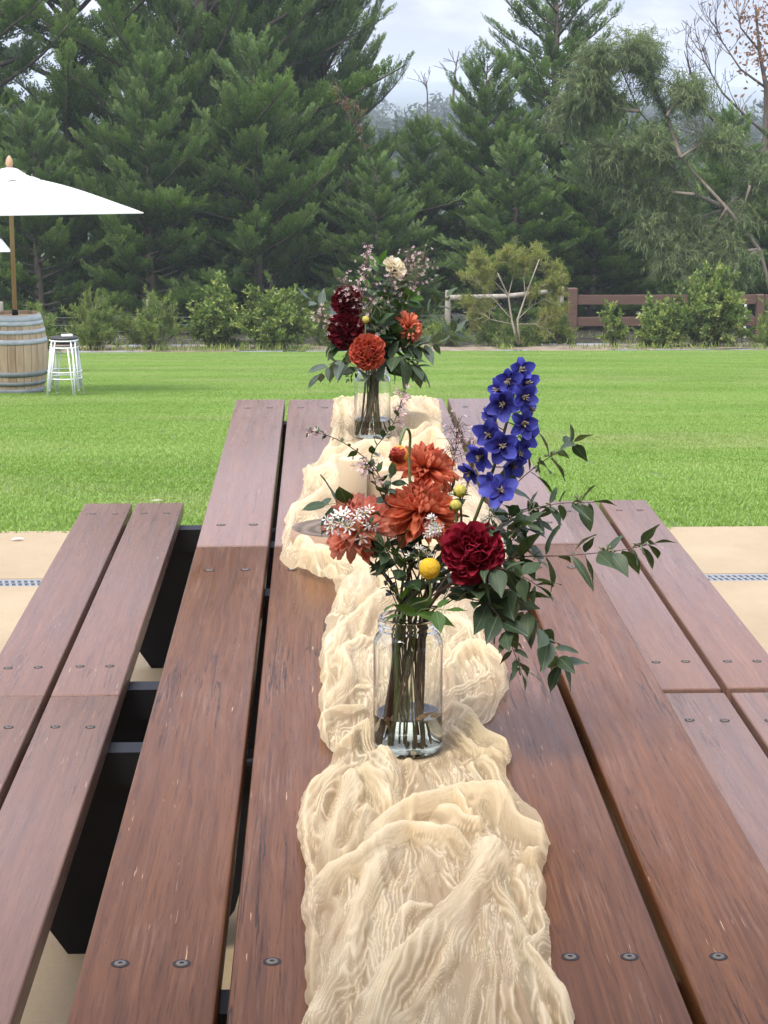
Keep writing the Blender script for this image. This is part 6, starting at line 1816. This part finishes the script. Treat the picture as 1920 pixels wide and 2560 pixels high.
# ================================================================== far bouquet
S2 = Slots(9)
Y2 = JAR2.y
def n2(px, py, dy=0.0): return at(px, py, y=Y2 + dy)
G_D2 = "dahlias in the farther jar"
dahlia("dahlia", JAR2, S2, n2(795, 761, -.10), (.02, -1, .10), .0455, "coral", 130, "round coral orange dahlia facing front above the farther jar", .95, 108, group=G_D2)
dahlia("dahlia", JAR2, S2, n2(745, 716, -.05), (-.25, -1, .2), .048, "dark", 80, "dark red dahlia, lower of the two at the left of the farther bouquet", .9, 112, group=G_D2)
dahlia("dahlia", JAR2, S2, n2(750, 648, -.02), (-.2, -.9, .5), .042, "dark", 76, "dark red dahlia, upper of the two at the left of the farther bouquet", .9, 112, group=G_D2)
dahlia("dahlia", JAR2, S2, n2(888, 706, .0), (.9, -.4, .35), .046, "oran", 72, "orange dahlia turned sideways at the right of the farther bouquet", .85, 112, group=G_D2)
dahlia("dahlia", JAR2, S2, n2(855, 577, .02), (.75, -.25, .6), .036, "cream", 60, "cream rounded bloom at the top of the farther bouquet", 1.15, 120, cat="flower", group=G_D2, stemm=M_STEM)
button(n2(790, 690, -.08), .009, M_YELG, "small orange yellow bud between the dark red and green of the farther bouquet", S2, JAR2, True)
G_L2 = "leafy stems in the farther jar"
def ls2(pts, leaves, size, n, lab, **kw): return leaf_stem([n2(*p) for p in pts], leaves, size, n, lab, JAR2, S2, G_L2, **kw)
ls2([(780, 800, -.05), (745, 780, -.07), (715, 785, -.08), (690, 810, -.08)], LV_GREY, .062, 6, "grey green leaves drooping at the lower left of the farther bouquet", droop=.6)
ls2([(770, 760, .0), (722, 690, .02), (690, 660, .02), (668, 645, .02)], LV_GREY, .059, 7, "grey green leaves spreading to the upper left of the farther bouquet")
ls2([(820, 790, -.03), (860, 770, -.06), (890, 785, -.06), (905, 800, -.06)], LV_EUC, .070, 8, "dark leaves hanging at the right above the farther jar", droop=.5)
ls2([(830, 770, .0), (900, 745, .0), (950, 740, .0), (985, 715, .0)], LV_GREY, .056, 8, "grey green leaves reaching right from the farther bouquet")
ls2([(825, 760, .03), (890, 700, .05), (935, 670, .05), (965, 640, .05)], LV_EUC, .046, 6, "thin leafy stem at the upper right of the farther bouquet", narrow=.5)
ls2([(815, 770, .0), (830, 700, .0), (845, 650, .0), (850, 600, .0)], LV_DARK, .051, 14, "dark leafy stem in the middle of the farther bouquet")
ls2([(805, 770, .03), (800, 680, .03), (805, 620, .03), (822, 568, .03)], LV_GREEN, .052, 10, "bright green leafy stem left of the cream bloom")
ls2([(820, 770, .03), (850, 700, .04), (875, 660, .04), (890, 640, .04)], LV_GREEN, .050, 9, "green leaves right of the middle of the farther bouquet")
ls2([(780, 780, -.02), (740, 745, -.03), (715, 735, -.03)], LV_DARK, .055, 8, "dark leaves under the dark red dahlias")
ls2([(800, 785, .02), (830, 735, .0), (850, 720, -.02)], LV_DARK, .053, 11, "dark leaves right of the coral dahlia")
ls2([(810, 770, .05), (790, 700, .06), (770, 640, .06)], LV_DARK, .053, 13, "dark leaves behind the dark red dahlias")
ls2([(785, 800, -.03), (765, 805, -.06), (752, 820, -.07)], LV_DARK, .020, 6, "small leaves hanging over the left of the farther jar's rim")
G_S2 = "fine sprigs in the farther jar"
def sp2(nm, pts, lab, *a, **kw): return sprig(nm, JAR2, S2, [n2(*p) for p in pts], lab, *a, group=G_S2, **kw)
sp2("pink_sprig", [(800, 760, .0), (795, 640, -.02), (790, 580, -.02), (792, 530, -.02)], "spire of pale pink flowers at the top left of the farther bouquet", 40, .0054, FL_PINK, .040, .0014, stemm=M_TWIG, tops=.35)
sp2("pink_sprig", [(795, 740, .0), (770, 650, -.05), (752, 620, -.06), (735, 608, -.06)], "pale pink flowers in front of the upper dark red dahlia", 24, .0050, FL_PINK, .055, .0015, stemm=M_TWIG, tops=.25)
sp2("pink_sprig", [(800, 740, -.03), (800, 690, -.08), (785, 650, -.08), (780, 625, -.08)], "pale pink flowers over the middle of the farther bouquet", 22, .0048, FL_PINK, .060, .0015, stemm=M_TWIG, tops=.2)
sp2("pink_sprig", [(780, 760, -.02), (725, 710, -.05), (700, 690, -.05), (690, 685, -.05)], "pale pink flowers at the left of the dark red dahlias", 22, .0050, FL_PINK, .045, .0015, stemm=M_TWIG, tops=.4)
sp2("pink_sprig", [(810, 720, .0), (840, 640, -.02), (850, 610, -.02), (845, 600, -.02)], "pale pink flowers below the cream bloom", 18, .0047, FL_PINK, .050, .0015, stemm=M_TWIG, tops=.3)
sp2("wax_sprig", [(820, 740, .02), (880, 640, .04), (905, 580, .04), (912, 555, .04)], "airy spray of thin dark twigs right of the cream bloom", 60, .0042, FL_PINK, .060, .0012, stemm=M_TWIG, tops=.3)
sp2("wax_sprig", [(820, 740, .02), (870, 640, .05), (880, 580, .05), (878, 550, .05)], "airy spray of thin dark twigs behind the cream bloom", 46, .0036, FL_PINK, .055, .0012, stemm=M_TWIG, tops=.3)
ls2([(815, 780, -.02), (820, 720, -.04), (815, 690, -.05)], LV_DARK, .056, 13, "dark leaves filling the middle of the farther bouquet")
ls2([(800, 770, .05), (840, 690, .06), (860, 640, .06), (850, 600, .06)], LV_DARK, .056, 14, "dark leaves behind the middle of the farther bouquet")
ls2([(830, 790, .0), (875, 745, -.02), (900, 750, -.02)], LV_DARK, .058, 12, "dark broad leaves right of the coral dahlia")
# ================================================================== wood slice and candles
def slice_mat():
    m, ns, ls, b = mat("grey_sawn_wood", (.2, .16, .13), .95, .08)
    v = objco(ns, ls, (1, 1.25, 1), False)
    n = node(ns, 'ShaderNodeTexNoise', i_Scale=9.0, i_Detail=6.0); ls.new(v, n.inputs['Vector'])
    w = node(ns, 'ShaderNodeTexWave', wave_type='RINGS', rings_direction='Z', i_Scale=11.0, i_Distortion=9.0, i_Detail=3.0); ls.new(v, w.inputs['Vector'])
    r = ramp(ns, [(.25, (.085, .066, .052)), (.75, (.21, .165, .13))])
    ls.new(mathn(ns, ls, 'ADD', mathn(ns, ls, 'MULTIPLY', n.outputs['Fac'], .7), mathn(ns, ls, 'MULTIPLY', w.outputs['Fac'], .3)), r.inputs[0])
    ls.new(r.outputs[0], b.inputs['Base Color']); return m
M_SLICE_TOP = slice_mat()
M_SLICE_RIM = noise_mat("pinkish_bare_rim", (.38, .25, .18), (.52, .37, .27), 14, .8, 6, .002, stretch=(1, 1, .3))
ws = empty("wood_slice", (SLICE.x, SLICE.y, TH + .004), (0, 0, .2), "oval grey topped wooden slice on the runner behind the nearer bouquet, carrying the candles", "wood slice")
NN = 56; rim = [(.128 * math.cos(2 * PI * k / NN) * (1 + .03 * math.sin(3 * 2 * PI * k / NN)), .105 * math.sin(2 * PI * k / NN) * (1 + .03 * math.cos(2 * 2 * PI * k / NN))) for k in range(NN)]
V = [(x, y, 0) for x, y in rim] + [(x * 1.01, y * 1.01, .012) for x, y in rim] + [(x * .985, y * .985, .024) for x, y in rim]
F = [(i, (i + 1) % NN, NN + (i + 1) % NN, NN + i) for i in range(NN)] + [(NN + i, NN + (i + 1) % NN, 2 * NN + (i + 1) % NN, 2 * NN + i) for i in range(NN)]
b = MB(); b.add(V, F); b.build("bark_rim", M_SLICE_RIM, ws, True)
b = MB(); b.add([(x * .985, y * .985, .0243) for x, y in rim], [tuple(range(NN))]); b.build("sawn_top", M_SLICE_TOP, ws)
M_WAX, _n, _l, _b = mat("ivory_wax", (.50, .395, .26), .5, .3)
_b.inputs['Subsurface Weight'].default_value = .4; _b.inputs['Subsurface Radius'].default_value = (.02, .012, .006); _b.inputs['Subsurface Scale'].default_value = 1.0
M_WICK, *_ = mat("burnt_wick", (.03, .025, .02), .9)
def candle(px, y, r, top_py, lab):
    z0 = TH + .029; x = at(px, top_py, y=y).x; h = at(px, top_py, y=y).z - z0
    e = empty("pillar_candle", (x, y, z0), label=lab, cat="candle", group="ivory pillar candles")
    b = MB(); b.lathe([(.0005, 0), (r - .002, 0), (r, .002), (r, h - .003), (r - .003, h), (r - .006, h - .001), (.0005, h - .005)], 36); b.build("wax_body", M_WAX, e, True)
    b = MB(); b.tube([(0, 0, h - .006), (.001, 0, h + .004), (.003, 0, h + .010)], .0012, 6); b.build("wick", M_WICK, e, True)
candle(762, SLICE.y + .02, .0275, 988, "taller ivory pillar candle left of the pair on the wooden slice")
candle(815, SLICE.y + .06, .0275, 1010, "ivory pillar candle right of the pair, half hidden by flowers")
